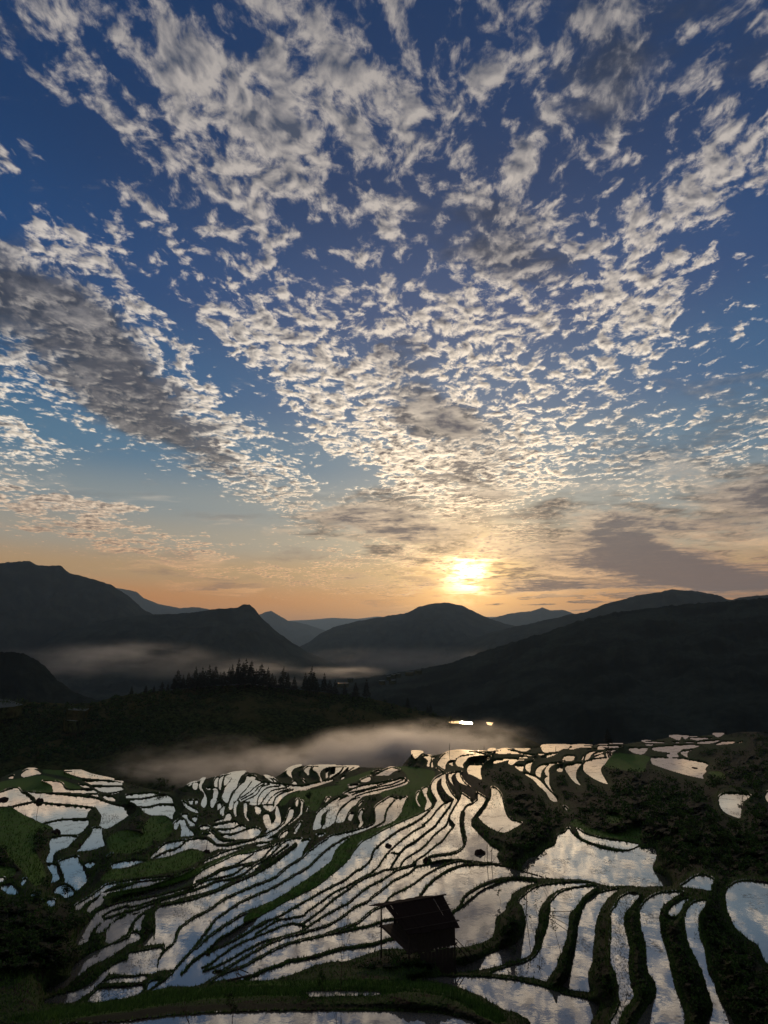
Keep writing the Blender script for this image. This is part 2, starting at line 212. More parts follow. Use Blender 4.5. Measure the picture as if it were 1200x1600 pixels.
# W = paddy water, G = green field, B = brush, L<width> = earth bund
PLAN = """
W A:75,215 100,195 130,192 115,225
W A:195,185 235,145 275,127 330,130 395,170 330,185 220,210
W A:610,155 700,145 755,145 850,180 1000,212 1070,232 900,228 770,212
W A:770,235 1140,250 1145,285 950,280 860,278 800,250
W A:745,278 800,275 850,305 790,305
W A:870,292 1140,295 1155,325 1020,352 950,345 900,318
W A:400,240 470,240 550,250 590,270 600,300 650,320 880,325 910,355 780,362 500,350 490,290 440,255
W A:790,370 910,362 920,393
W A:960,385 1010,380 1070,400 1080,435 1000,420
W A:1030,360 1130,340 1140,355 1060,372
W A:-900,420 -300,400 -60,360 30,340 90,315 170,307 200,345 260,365 290,400 315,430 200,460 100,480 -60,490 -900,520
W A:260,345 330,350 500,360 700,380 850,392 920,410 1000,440 1100,462 1200,465 B:50,475 80,505 50,545 0,570 A:1130,620 1000,690 930,660 950,570 900,490 860,490 700,465 500,455 400,440 350,430 320,390
W A:120,495 220,460 340,440 500,460 700,475 870,490 830,530 800,590 580,600 410,640 300,590 230,570
W A:410,640 580,605 820,600 830,640 740,740 540,750 490,680
W A:500,770 720,755 650,840 G:640,20 540,60 500,100 495,175 445,175 430,135 465,50 A:460,820
W A:880,680 940,680 955,700 960,770 1000,840 G:1000,0 880,45 720,65 A:730,880 800,800 860,720
W G:560,155 720,105 745,165 810,215 795,260 840,305 730,430 690,415 600,365 595,300 575,230
W G:440,185 520,185 560,240 570,310 480,360 490,290
W G:490,450 500,420 600,370 670,400 690,465 610,500 570,470
W G:795,175 905,155 835,220
W G:1005,110 1050,80 1040,100
W G:1050,185 1200,145 H:170,150 100,175 0,210 G:1100,225 1055,230
W G:5,400 60,370 120,380 175,430 160,460 90,470
W G:-60,260 20,275 35,340 -60,350
W G:195,355 235,310 245,330 210,385
W G:290,465 365,440 365,490 385,520 330,510
W G:430,510 500,510 520,530 490,580 450,560
G A:-900,560 -60,500 100,490 180,530 300,600 400,640 490,680 350,720 330,800 320,890 G:330,60 400,190 430,290 380,370 320,380 260,300 170,200 100,130 40,30 A:0,850 -60,800 -900,800
G G:-60,190 120,220 150,260 100,300 -60,290
G A:-60,270 200,215 400,190 560,230 750,290 760,315 640,310 590,270 540,245 400,238 480,290 490,345 320,345 200,320 150,302 90,300 0,340 -60,345
G A:420,130 560,140 740,220 760,240 560,190 400,160
G A:1000,790 1100,720 1200,705 B:60,715 240,770 230,810 H:230,0 100,60 0,80 G:1100,80 1040,60
G B:190,600 230,575 350,575 420,650 410,720 340,790 260,800 130,710
G H:0,230 200,150 400,110 500,70 600,50 700,70 700,120 560,210 400,250 200,290 0,310 G:950,330 1050,230
W B:-10,372 150,355 290,355 230,385 110,405 -10,410
W B:10,425 150,405 310,370 380,375 410,400 425,450 300,455 200,475 110,485 60,450
W B:130,495 330,462 430,467 450,510 420,560 415,605 350,565 200,560
W B:515,430 560,465 640,510 660,540 590,525 530,475
W B:500,560 560,555 560,590 625,640 620,665 580,665 550,610
W B:595,590 645,575 650,590 630,630
W B:470,610 520,600 545,640 560,680 630,745 520,765 490,755 500,700 490,650
W B:430,650 455,620 480,630 460,690 435,695
W B:675,670 740,660 770,680 700,700
W B:815,620 900,590 930,545 960,545 970,605 890,620 830,635
W B:785,665 950,630 1010,620 1035,655 960,685 830,685
W B:840,700 960,695 1070,655 1105,690 1000,725 900,735
W B:870,747 1000,740 1195,675 1185,770 1060,790 930,780
W B:700,745 750,735 800,745 850,790 900,805 1000,805 900,830 820,825
W B:755,715 800,710 860,780 960,795 880,795 820,760
W H:205,125 270,60 B:340,840 400,815 500,800 640,765 720,775 800,830 900,840 1050,815 1190,788 C:0,780 100,750 200,700 210,715 60,800 B:1060,850 960,885 H:850,40 760,80 700,60 600,38 520,55 400,105 250,130
L2.5 B:720,775 620,775 540,800 500,850 400,893 H:400,45 300,90 240,125
W B:560,285 600,258 600,275 575,290
W B:610,260 660,248 665,270 640,325 610,315
W B:680,240 715,215 720,230 690,290 710,330 740,400 740,450 715,495 685,470 690,420 715,380 705,350 665,305
W B:725,290 745,310 780,300 770,325 745,325
W B:570,425 605,420 605,460 580,460
W B:630,420 655,425 645,465 630,460
W B:805,260 830,210 855,205 845,240 840,300 815,300
W B:790,310 840,312 845,360 835,400 800,400 795,370 805,340
W B:780,410 835,410 810,470 790,495 775,480
W B:860,215 905,185 885,240 870,320 855,320 850,250
W B:905,210 930,185 1010,160 970,210 940,260 900,285
W B:1000,170 1100,155 1060,200 1035,250 1020,300 980,340 960,380 930,450 880,400 895,350 910,300 960,240
W B:1115,195 1160,190 1195,200 1195,220 1150,250 1110,310 1050,370 1020,420 990,450 980,505 945,500 950,450 990,360 1050,280 1100,240
W B:1195,225 C:60,248 200,268 330,298 520,303 450,320 330,350 260,390 215,440 190,470 160,520 130,530 70,490 60,460 0,470 B:1140,460 1140,430 1060,440 1040,400 1110,320 1160,250
L1.3 C:60,250 0,290 B:1130,350 1050,400
L1.3 C:80,265 20,300 B:1180,350 1060,415
L1.3 C:130,270 60,290 30,330 0,370 B:1100,420 1060,440
L1.3 C:230,285 110,300 50,350 20,400 10,465
L1.3 C:290,300 150,330 90,390 40,465
L1.3 C:320,312 200,350 130,410 95,465
L1.8 C:350,320 250,350 190,390 170,430 170,470
L1.3 C:60,465 160,460
W C:190,470 215,500 235,590 225,650 150,700 100,730 80,725 150,640 185,590 180,550
W C:65,570 110,545 130,590 140,650 100,685 80,650
W C:-10,480 30,480 50,500 35,555 0,545
W C:-10,690 20,685 45,715 20,750 -10,760
W B:1085,450 1110,445 1120,500 1110,560 1140,610 1120,615 1090,560
W B:990,470 1020,425 1035,430 1015,500 1020,570 1005,575 990,540
W B:860,520 910,470 900,540 905,560 880,570
W B:840,460 855,440 880,480 840,515
W C:320,505 350,500 350,560 330,600 270,660 180,720 100,745 100,735 200,690 270,630 300,560
W C:375,430 400,410 390,480 370,470
W C:425,420 445,415 435,500 430,550 380,600 300,660 290,660 370,590 415,540
W C:485,435 490,470 480,520 460,530 480,490
W C:200,265 350,285 450,285 600,250 720,225 720,240 620,275 540,300 400,312 330,296
W C:390,340 450,322 530,310 480,328
W C:80,195 120,200 170,255 140,245
W C:150,210 200,250 180,255
W C:285,150 330,115 425,92 360,125 330,170 345,215 320,200 295,180
W C:335,270 365,240 385,275
W C:450,140 480,110 520,100 500,140 495,190 480,180 455,150
W C:435,225 475,262 450,250
W C:530,120 560,100 700,95 740,100 650,120 610,150 600,190 620,230 615,245 600,240 595,200 570,160 540,140
W C:660,130 690,120 670,180 680,200 655,215 650,160
W C:700,125 760,105 810,108 870,102 950,105 960,115 880,150 720,225 680,215 700,170
L1.3 C:820,105 790,150 690,220
L1.2 C:870,102 810,165 710,222
L1.2 C:920,110 850,155 730,222
W C:785,220 830,190 825,215 800,228
W C:980,235 1060,190 1070,240 1000,255
W C:1120,185 D:0,322 80,290 180,288 170,310 100,330 60,360 40,375 0,370 C:1140,195
W C:1100,160 1150,140 1160,150 1110,165
W C:860,285 960,275 930,300 870,310
W C:825,360 900,320 1000,285 1195,252 D:100,405 190,395 190,425 220,420 225,450 100,500 0,515 C:1100,365 1000,385 900,400 860,370
L1.4 C:870,350 1050,310 1200,262 D:130,400
L1.4 C:900,370 1000,332 1200,285 D:60,455 180,405
L1.4 D:210,425 100,465 0,490 C:1050,345 930,385
W C:755,635 755,585 790,520 840,470 900,420 1000,385 1100,357 1200,338 D:100,495 200,450 C:1200,350 1080,372 1000,390 960,430 940,460 880,510 850,570 830,610 815,630
W C:615,690 650,620 655,560 700,490 760,430 870,380 900,395 880,420 800,480 760,550 740,620 700,660 640,690
W C:535,700 545,620 580,540 650,480 780,390 790,400 740,450 680,510 620,560 610,620 610,680
W C:650,440 670,395 695,400 655,445
W C:860,590 890,545 920,550 905,590 890,620 870,610
W C:960,470 1000,430 990,455 970,480
W C:960,590 980,520 1005,510 990,580 1010,630 970,680 955,670 975,630
G C:530,320 700,290 860,270 870,300 830,350 740,380 640,400 600,470 560,520 500,500 400,400 330,400 280,460 220,470 260,400 380,345
G C:820,230 960,180 1100,140 1090,180 960,240 850,270 740,265
G D:0,270 180,280 470,330 460,420 430,460 300,500 200,560 100,540 0,580 D:-40,540 0,520 200,460 230,420 180,330
W C:570,745 640,740 600,770
W C:0,835 110,820 130,825 60,850 0,855
W C:50,800 190,760 195,770 100,810
W C:220,775 250,730 305,705 290,745 250,775
W C:350,740 370,690 425,620 425,640 390,710 370,735
W G:705,600 720,560 800,510 900,450 990,380 1200,335 H:200,312 400,297 380,308 200,328 0,353 G:1100,370 1000,420 900,490 800,550 740,615
W G:815,610 840,560 920,500 960,450 1060,420 1200,385 H:100,350 250,335 380,318 300,345 200,380 100,400 0,415 G:1100,435 1010,450 980,500 950,560 860,620 835,640
W H:430,285 560,240 680,190 760,130 900,70 1060,30 1080,30 960,80 860,120 760,160 640,210 520,270 430,300
L1.5 H:440,287 600,212 700,152 850,92
G H:0,420 200,390 400,330 600,240 800,150 900,110 1200,30 1200,58 1000,105 900,150 700,255 500,335 300,390 0,450 G:1100,470 1000,500 960,490 1100,440
W M:715,160 G:725,870 780,780 860,690 920,620 1000,570 1200,485 H:150,455 260,415 400,380 600,310 700,240 860,165 1000,100 1150,75 1200,65 I:100,30 230,-10 C:180,870 300,800 380,780 430,790 C:340,895 I:250,80 130,170 0,260 H:1100,310 950,390 800,450 600,510 400,550 260,580 170,610 60,640 0,660 G:1150,650 1060,700 1000,720 930,740 880,790 840,850 M:830,110 780,150
W G:900,810 930,750 1000,705 1130,640 1140,650 1040,740 980,800 930,830
L2.5 G:920,615 1000,575 1200,520 H:0,520 200,490 400,440 600,380 700,330 780,290 900,230 1050,190 1200,160 I:60,130 120,60 180,0
L2.5 G:960,670 1040,620 1200,570 H:0,585 120,560 300,500 450,460 600,400 750,330 850,310 1000,270 1100,200 1200,180 I:110,120 230,0
L3 G:980,690 1050,670 1200,620 H:0,630 200,560 400,490 600,430 740,380 830,340 960,320 1090,270 1150,220 1200,170
L2 H:640,340 760,290 880,220 1000,190 1180,80
L2 H:0,500 60,480 150,430 250,405
L3 I:0,230 130,130 300,0
L7 I:370,0 250,90 130,170 0,260 H:1100,310 950,370 860,420 700,470 500,520 400,550 280,570 240,600
W I:380,20 C:420,810 500,790 560,840 700,760 800,735 950,700 C:1100,650 1120,600 1120,540 1115,500 1140,465 1200,425 D:60,570 115,580 D:160,580 210,572 200,610 170,680 200,700 300,735 400,700 470,660 490,590 450,520 445,460 480,400 550,360 600,350 720,335 770,345 820,370 920,420 1000,480 960,580 880,720 820,780 820,860 J:820,0 980,170 1060,215 1090,230 1060,270 1080,330 1100,365 K:0,520 200,575 400,625 200,615 0,605 J:1100,510 1000,560 900,610 740,740 640,820 680,890 P:560,180 300,200 0,200 O:960,275 850,310 700,320 560,350 430,400 330,440 180,480 0,495 N:950,480 900,490 750,510 620,550 420,550 300,570 215,605 180,570 300,500 400,420 300,410 275,405 265,350 300,260 340,150 130,170 150,130 240,30 H:240,890 260,800 250,640 290,590 400,560 600,520 860,430 950,390 1100,320 I:0,280 150,190 300,80
B C:500,800 640,770 680,780 600,830 520,895 I:500,60 450,110 430,100 460,20 C:460,890
G I:0,590 200,500 400,370 600,230 700,150 740,60 790,0 C:830,810 900,750 1050,700 1200,660 D:100,790 170,700 200,600 260,520 340,480 420,480 450,600 440,670 340,730 200,790 0,880 C:1100,760 1000,810 940,880 I:920,60 870,140 750,250 650,330 550,400 400,475 200,575 0,690 H:1150,700 1080,720 1100,670
W D:300,560 325,520 330,530 310,590 345,660 320,650 300,600
W D:360,500 380,485 412,485 400,540 430,600 450,650 400,690 380,700 390,650 400,600 370,540
B D:500,430 540,395 535,430 550,480 600,550 655,590 630,610 570,625 520,560 495,500
B D:580,350 610,345 600,380 620,430 680,490 720,530 715,590 690,590 650,560 610,500 585,440 580,390
B D:640,370 680,345 670,370 700,430 760,460 820,490 880,540 870,590 830,615 790,580 720,530 660,470 635,410
B D:715,340 770,340 820,370 920,420 1000,480 1010,510 970,580 920,560 860,520 780,460 740,420 715,370
L2.6 C:720,845 850,770 950,740 1050,700 1200,620 D:15,720 40,670 100,600
L3 D:490,600 440,680 350,770 250,830 130,890 J:0,145 I:1160,0 1100,60 1080,130 1020,200 930,250 850,320 730,380 600,450 480,520 350,590 200,680 80,720 -20,780
L2.6 D:570,625 500,690 450,760 360,840 J:380,0 280,50 150,150 80,210 0,300 I:1150,200 1080,260 950,330 850,390 740,440 600,540 460,640 460,660 300,690 200,710 100,770 0,830
L2.6 D:650,590 620,650 560,730 500,810 J:480,0 400,60 300,140 200,200 130,280 60,400
L2.6 D:720,540 700,600 650,680 610,760 600,800 J:580,0 480,80 400,170 330,230 200,310 170,350 150,390
L2.6 D:610,770 660,830 J:660,0 600,70 550,140 480,190 400,260 300,330 250,380
L7 D:740,720 730,800 D:740,895 J:745,60 755,130
L3.5 J:765,110 750,190 700,235 600,265 500,275 420,295 390,330
L2.6 D:875,590 830,630 780,650 745,700 735,760
L2.2 D:970,580 930,650 880,710 840,770
L6 J:385,330 430,330
L2.2 J:0,415 120,400 250,370 300,350
L2.6 J:0,495 60,460 140,410 230,385 300,365
L3 I:0,775 100,730
L3 J:0,590 100,510 230,450 300,390 400,360 550,325 650,320 750,330 950,350 1080,365 1200,390 K:150,550 300,590 430,625
L2.6 J:0,740 80,650 200,590 300,530 380,470 500,400 620,350 700,330
L4 J:320,690 420,550 520,470 620,410 740,370 850,360 960,357
L2 J:150,265 70,250
L3.4 I:450,100 420,130 300,200 200,290 100,340 0,375 H:1050,440 900,510 760,610 620,680 520,750 470,800 450,860 N:440,130 350,210 290,280 268,340 272,410 350,405 410,400
L3.2 C:720,840 I:600,100 500,200 350,290 250,350 120,420 0,470 H:1050,540 930,620 820,700 760,780 690,870 N:620,190 520,290 430,400 330,490 240,550 180,600
L4 H:1200,600 1080,650 930,740 800,830 N:700,130 640,190
L4 H:1200,690 1050,765 950,830 N:860,100 740,220 600,320 540,390 500,430
L3 I:0,775 N:1190,0 1040,90 880,170 780,220 740,250
L3 I:0,860 N:1200,80 1100,120 1000,170 880,250 780,330 700,370
L2.6 I:430,740 300,740 150,800 0,860
L2.6 I:400,745 470,765 440,790
L3 I:1200,240 1100,280 1000,320 900,390 850,430 740,500 640,590 540,670 430,745
L3 I:1200,320 1100,370 1000,430 900,520 800,580 650,660 540,730 420,810 300,850 150,890 O:100,115 0,160 N:1100,210 1000,270 850,350 700,400
L3.4 I:1200,410 1100,480 1050,530 930,580 830,660 700,740 560,790 450,820 O:200,110 0,210 N:1050,300 900,390 800,410
L4 I:1200,570 1100,610 1020,680 950,730 850,770 700,820 O:600,75 350,130 200,190 100,240 0,290 N:1100,350 900,420 740,510
L3 J:0,740 I:1200,570
L3.5 I:1250,700 1200,710 1100,750 950,780 830,810 700,835
L5.5 O:1100,150 960,170 800,195 600,250 450,290 310,310 200,355 80,395 0,435 N:1100,470
L4.5 J:650,810 720,740 760,660 860,590 960,540 1100,500 1200,490 K:170,615 330,635
W D:880,730 920,680 960,630 1000,590 1010,480 1060,500 1100,560 1120,640 1150,740 1200,790 K:20,72 50,80 90,100 0,155 J:1130,65 1050,50 960,-5 D:910,790
W K:90,510 130,460 160,420 250,395 330,330 400,300 430,210 500,180 530,140 560,190 620,240 700,280 860,335 1000,355 1100,350 1200,310 L:0,330 110,325 155,360 150,430 125,480 130,540 250,600 310,680 200,690 0,695 K:1100,685 900,685 700,635 500,620 400,620 200,570 100,540
W K:610,150 680,190 800,230 1000,260 1130,275 1190,300 1100,340 1000,337 880,310 760,280 650,230
G K:540,100 600,60 700,130 900,190 1050,180 1130,100 1200,90 1200,280 1000,245 800,215 680,175 600,135
G K:880,20 1000,10 1030,60 960,100 900,80
W J:650,830 740,760 900,620 1000,570 1200,510 K:170,640 250,655 150,680 50,730 0,760 J:1190,680 1150,740 1140,790 1060,860 P:1040,0 1010,90 850,160 680,185 570,180 560,20 J:680,890
W K:75,890 70,825 130,765 220,700 350,670 600,650 760,660 600,690 450,720 350,780 Q:310,50 270,100 250,180 250,260 220,340 215,450 170,550 60,600 0,620 P:1200,310 1050,360 900,395 700,415 550,395 555,375 700,350 830,320 950,260 1100,200 1200,165 Q:90,385 130,250 110,140 75,70
W K:370,830 450,750 560,710 700,690 800,690 720,740 640,820 600,890 Q:560,140 540,170 530,280 510,400 480,480 470,520 430,600 420,660 380,720 320,800 270,790 200,770 0,750 P:1000,420 1050,400 1200,350 Q:100,630 200,580 260,510 300,380 340,270 350,160 365,60
W K:660,890 700,830 800,760 950,720 1000,715 900,800 860,860 Q:850,90 810,180 780,300 775,420 760,520 750,640 710,740 730,850 760,905 600,890 470,850 500,800 550,700 560,580 590,500 610,380 620,260 660,130 670,60
W K:960,890 1010,800 1090,755 1190,760 1180,800 1120,870 Q:1060,160 1050,260 1100,470 1090,640 1120,830 1140,900 1130,960 1060,1050 1000,1190 1010,1700 880,1700 920,1190 980,1080 1010,1000 980,760 930,640 920,500 930,300 930,150 1000,60
W L:10,890 50,830 150,760 290,740 400,740 320,790 240,850 R:220,80 180,190 190,260 195,330 220,430 260,560 290,700 330,850 370,960 410,1060 430,1150 400,1250 350,1800 -100,1800 -30,1200 50,1070 120,980 150,900 130,790 70,700 60,560 40,400 5,280 Q:1200,150 R:0,120
W R:265,150 300,90 400,30 470,20 410,70 390,120 340,190 280,180
W R:420,200 450,110 520,50 620,40 600,110 550,180 550,260 560,380 600,480 620,600 640,700 690,800 720,900 790,1050 900,1200 1100,1500 700,1600 600,1200 640,1150 680,1050 650,930 610,800 570,680 510,560 450,430 425,300
W L:800,780 820,710 900,650 1000,635 1200,660 1600,760 R:1700,700 1200,640 1130,520 1100,460 1000,390 900,310 860,230 820,140 800,0
W L:385,690 450,640 520,590 600,580 660,600 690,640 670,680 665,722 600,718 500,708
G M:100,860 400,790 700,725 1000,695 N:0,665 300,572 600,565 900,525 O:0,502 600,492 1100,492 P:200,492 500,520 800,620 1150,860 1000,890 700,700 300,600 O:1000,645 500,635 N:1100,645 600,685 300,725 0,775 M:700,840 200,885
B M:700,850 N:0,792 300,742 600,732 1200,704 O:600,716 P:0,712 500,732 800,790 1000,870 1150,1000 870,895 700,830 500,780 0,757 O:600,762 N:1200,768 500,800 0,862 M:900,890
L2.6 N:450,572 700,556 1000,542 1200,541 O:300,547 600,542 1000,556 P:0,562 300,585 600,640 900,760
W P:220,475 450,460 900,455 1200,485 Q:200,825 370,875 500,925 650,955 760,985 820,1015 800,1100 740,1190 700,1800 100,1900 170,1190 60,1110 0,1080 P:1150,780 1000,700 900,640 700,560 450,500 250,495
W M:900,895 N:0,875 400,818 500,812 1200,782 O:600,772 P:0,775 500,797 720,842 870,895 1100,1150 900,1500 0,1700 N:0,1600 M:600,1500 500,960
W N:620,545 O:-50,520 -20,515 N:700,540
W O:450,592 700,585 1190,600 1100,635 700,640 500,640
W O:860,600 1150,610 1180,630 900,625
W M:425,580 640,470 680,370 800,260 1000,170 1200,95 N:40,42 100,52 115,100 60,130 0,160 M:1110,220 1000,290 870,350 750,440 640,540 500,610
W H:0,655 60,650 150,615 60,700 10,780 0,870 M:1200,50 1100,110 995,150 1000,10 G:1010,790 1060,725
W H:50,780 70,720 150,645 165,660 130,720 120,800 60,800
W M:1000,390 1120,320 1200,290 N:0,240 200,200 330,180 300,250 270,330 265,415 100,440 0,440 M:1100,435 1010,425
W M:400,700 500,640 700,590 850,520 980,400 1020,430 900,550 850,600 700,690 560,710
W M:960,500 1100,462 1200,458 N:150,450 190,455 130,500 0,508 M:960,512
W M:820,690 870,620 930,570 1200,552 N:130,538 150,560 100,620 0,655 M:1000,680 900,700
W N:180,570 200,520 240,492 295,492 240,540
W D:500,260 540,195 590,155 660,138 780,138 890,160 730,178 680,208 665,222 620,223 590,250 575,280 570,315 505,275
W D:605,243 640,228 665,228 645,252 650,285 625,275 605,258
W D:670,250 700,197 760,182 850,168 910,162 955,178 850,188 790,203 765,235 742,262 740,290 690,285
W D:785,238 800,205 900,188 1000,192 970,208 900,233 875,260 790,262
W D:885,252 925,228 1000,210 945,240 935,260
W D:775,300 800,272 920,270 905,310 910,360 915,410 830,370 785,350
W D:710,290 745,290 740,300
W D:495,305 560,340 530,335
W D:990,248 1040,220 1200,210 1100,245 1020,262
W D:880,145 930,145 1010,160 1000,165 920,155
W D:980,140 1000,122 1040,125 1010,140
W D:1030,152 1060,138 1140,120 1200,133 E:60,270 D:1200,163 1100,168 1040,163
W E:-10,330 100,337 200,342 60,352 0,390 -35,380 D:1165,240
W D:265,145 360,150 330,180 290,210
W D:370,190 420,180 445,200 430,260 430,285 400,280 410,230
W D:450,200 500,205 460,215 440,290 465,295
W E:-10,257 60,277 130,287 220,297 160,306 80,292 -10,285
W E:30,245 160,245 140,262 90,265
W E:65,320 90,308 140,315 150,328 70,330
W E:275,230 290,210 400,203 540,210 520,240 470,245 430,265 300,275 280,250
W E:530,242 560,212 650,205 745,212 745,228 640,230 560,248
W E:620,240 800,240 805,215 830,205 940,208 1030,217 950,235 820,247
W E:925,195 1030,195 1030,205 960,203
W E:275,320 350,290 430,277 420,290 360,315 300,328
W E:225,290 260,282 310,285 270,300
W E:470,345 495,305 500,320 490,345
W E:510,300 585,305 570,350 500,350
W E:650,350 670,300 670,330
W E:680,345 700,290 740,265 790,262 750,290 720,335
W E:760,300 790,275 855,265 850,280 800,295
W E:770,322 800,302 855,287 860,317
W E:885,250 980,248 940,275 930,315 890,318
W E:125,400 150,365 200,355 180,390 170,460 150,450 130,430
W E:220,450 260,400 340,380 300,420 275,460 270,508 230,490
W E:305,450 320,410 360,375 475,367 400,385 360,410 345,440 350,495 320,485
W E:310,510 350,500 350,570 390,645 370,635 330,580 310,550
W E:420,430 440,395 475,390 470,455 425,450
W E:495,400 540,385 650,372 620,420 600,470 605,520 650,585 580,550 520,470 500,440
W E:660,400 700,355 800,330 930,325 900,370 850,400 835,430 850,480 900,570 800,540 720,490 670,440
W E:20,390 60,395 105,400 100,450 80,450 40,420
W E:100,465 150,475 210,495 270,540 330,610 380,660 430,700 430,735 390,738 350,710 310,640 250,590 210,540 150,500
W E:480,770 520,805 510,815
W E:1085,232 1200,230 F:75,228 30,290 E:1140,280
W F:25,167 200,172 250,183 60,187
W F:45,191 140,196 120,208 60,208
W F:110,227 300,207 480,197 560,210 500,235 400,245 350,280 255,275 130,255
W F:255,284 350,284 360,318 260,318
W F:380,270 440,252 500,247 450,270 445,310 460,325 410,305
W F:280,122 385,122 370,160 330,150
W F:240,145 270,170 245,160
W F:400,125 450,128 425,150
W F:450,140 500,132 700,137 580,155 530,162
W F:690,102 780,102 730,132
W F:290,175 370,174 360,187
W F:410,171 510,173 500,185 430,184
W F:520,187 580,167 750,157 720,177 620,195
W F:710,190 760,170 890,167 870,190 720,205
W F:890,190 960,167 970,170 930,185
W F:70,325 150,318 400,330 645,378 615,425 625,450 590,490 605,525 350,465 115,385 100,350
W F:740,700 770,665 830,652 960,660 1035,680 970,740 950,820 940,890 915,890 800,840 750,780
W F:1175,690 1200,640 1300,600 1350,700 1300,760 1200,740
G E:870,400 940,300 1000,280 1080,290 1200,297 F:60,305 100,330 60,380 40,450 E:1150,455 1000,430
G F:640,460 740,450 800,490 790,520 700,500
L2.2 A:-60,490 100,482 220,455 330,437 500,455 700,470 870,490
L1.8 A:410,637 580,602 820,597
L2 A:530,750 720,752
L1.8 A:190,320 260,360 320,410 340,435
L2.2 A:500,354 780,366 920,402 1000,432 1100,462 1200,466
L1.6 A:790,364 910,358
L1.6 A:760,214 900,230 1080,234 1150,243
L1.6 A:860,284 1145,290
L1.8 A:860,300 900,330 960,350 1040,372 1140,350
L2.4 G:430,178 520,176 560,215 580,260 595,350 480,372
L2 G:595,362 660,385 700,440
L1.8 B:-10,410 110,408 230,388 310,362
L2 B:60,480 200,485 300,458 430,464
L1.8 B:830,688 960,690 1040,658
L1.8 B:870,742 1000,732 1105,695
L2.4 B:690,748 760,775 830,835 920,845 1060,815 1195,787
L1.6 B:770,705 860,780 960,795 1060,795
L4 I:1250,700 P:240,-110
L5 O:1090,150 1200,120 P:240,60
"""
SKY_EDGE = [(-400,1222),(-150,1216),(0,1213),(12,1208),(30,1201),(50,1199),(62,1200),(100,1202),(123,1203),(145,1209),(180,1218),(200,1222),(235,1231),(262,1236),(285,1228),(292,1224),(317,1216),(350,1208),(383,1204.5),(400,1206),(425,1214),(436,1209),(447,1202),(472,1194.5),(493,1194.5),(560,1196.5),(600,1198),(628,1195),(640,1180),(645,1173),(660,1174),(673,1179),(693,1175),(708,1172),(735,1172),(762,1172),(790,1169),(805,1169),(820,1170),(843,1166),(850,1163.5),(890,1164),(950,1161),(975,1161),(1003,1156.5),(1035,1153),(1047,1149.5),(1080,1150),(1115,1146),(1135,1146),(1150,1143),(1160,1141),(1200,1142),(1350,1138),(1600,1136)]
# ---------------------------------------------------------------- survey of the terraces
def ground_point(px, py, z):
    dx, dy, dz = ray(px, py)
    t = z / dz
    return dx * t, dy * t, z + 0 * t

SS = 2
X0, X1, Y0, Y1 = -160, 1360, 1128, 1780
NW, NH = (X1 - X0) * SS, (Y1 - Y0) * SS

def parse_plan(text):
    for line in text.strip().splitlines():
        tok = line.split()
        cmd, pts, crop = tok[0], [], None
        for t in tok[1:]:
            if ':' in t:
                c, t = t.split(':')
                crop = CROPS[c]
            a, b = t.split(',')
            pts.append((crop[0] + float(a) / 6.0, crop[1] + float(b) / 6.0))
        yield cmd, np.array(pts)

def smooth_path(p, closed, n=4, k=0.5):
    """Catmull-Rom through the surveyed points"""
    m = len(p)
    if m < 3: return p
    out = []
    rng = range(m if closed else m - 1)
    for i in rng:
        p1, p2 = p[i], p[(i + 1) % m]
        p0 = p[i - 1] if (closed or i > 0) else p1
        p3 = p[(i + 2) % m] if (closed or i + 2 < m) else p2
        seg = np.hypot(*(p2 - p1)) + 1e-6
        m1 = (p2 - p0) * k; m2 = (p3 - p1) * k
        l1 = np.hypot(*m1) + 1e-6; l2 = np.hypot(*m2) + 1e-6
        m1 = m1 * min(1, seg * 0.9 / l1); m2 = m2 * min(1, seg * 0.9 / l2)
        for j in range(n):
            t = j / n
            t2, t3 = t * t, t * t * t
            out.append((2*t3-3*t2+1)*p1 + (t3-2*t2+t)*m1 + (-2*t3+3*t2)*p2 + (t3-t2)*m2)
    if not closed: out.append(p[-1])
    return np.array(out)

def fill_poly(mask, p, val):
    q = (p - (X0, Y0)) * SS
    y0 = max(0, int(math.ceil(q[:, 1].min() - 0.5))); y1 = min(NH - 1, int(q[:, 1].max() - 0.5))
    a, b = q, np.roll(q, -1, axis=0)
    for r in range(y0, y1 + 1):
        yc = r + 0.5
        hit = (a[:, 1] <= yc) != (b[:, 1] <= yc)
        if not hit.any(): continue
        aa, bb = a[hit], b[hit]
        xs = np.sort(aa[:, 0] + (yc - aa[:, 1]) / (bb[:, 1] - aa[:, 1]) * (bb[:, 0] - aa[:, 0]))
        for i in range(0, len(xs) - 1, 2):
            s = max(0, int(round(xs[i]))); e = min(NW, int(round(xs[i + 1])))
            if e > s: mask[r, s:e] = val

def stroke(mask, p, w, val):
    q = (p - (X0, Y0)) * SS
    r = w * SS / 2
    for a, b in zip(q[:-1], q[1:]):
        xa, xb = sorted((a[0], b[0])); ya, yb = sorted((a[1], b[1]))
        c0, c1 = max(0, int(xa - r - 1)), min(NW, int(xb + r + 2))
        r0, r1 = max(0, int(ya - r - 1)), min(NH, int(yb + r + 2))
        if c1 <= c0 or r1 <= r0: continue
        X = np.arange(c0, c1)[None] + 0.5; Y = np.arange(r0, r1)[:, None] + 0.5
        d = b - a; L = d @ d + 1e-9
        t = np.clip(((X - a[0]) * d[0] + (Y - a[1]) * d[1]) / L, 0, 1)
        dist = (X - a[0] - t * d[0]) ** 2 + (Y - a[1] - t * d[1]) ** 2
        mask[r0:r1, c0:c1][dist < r * r] = val

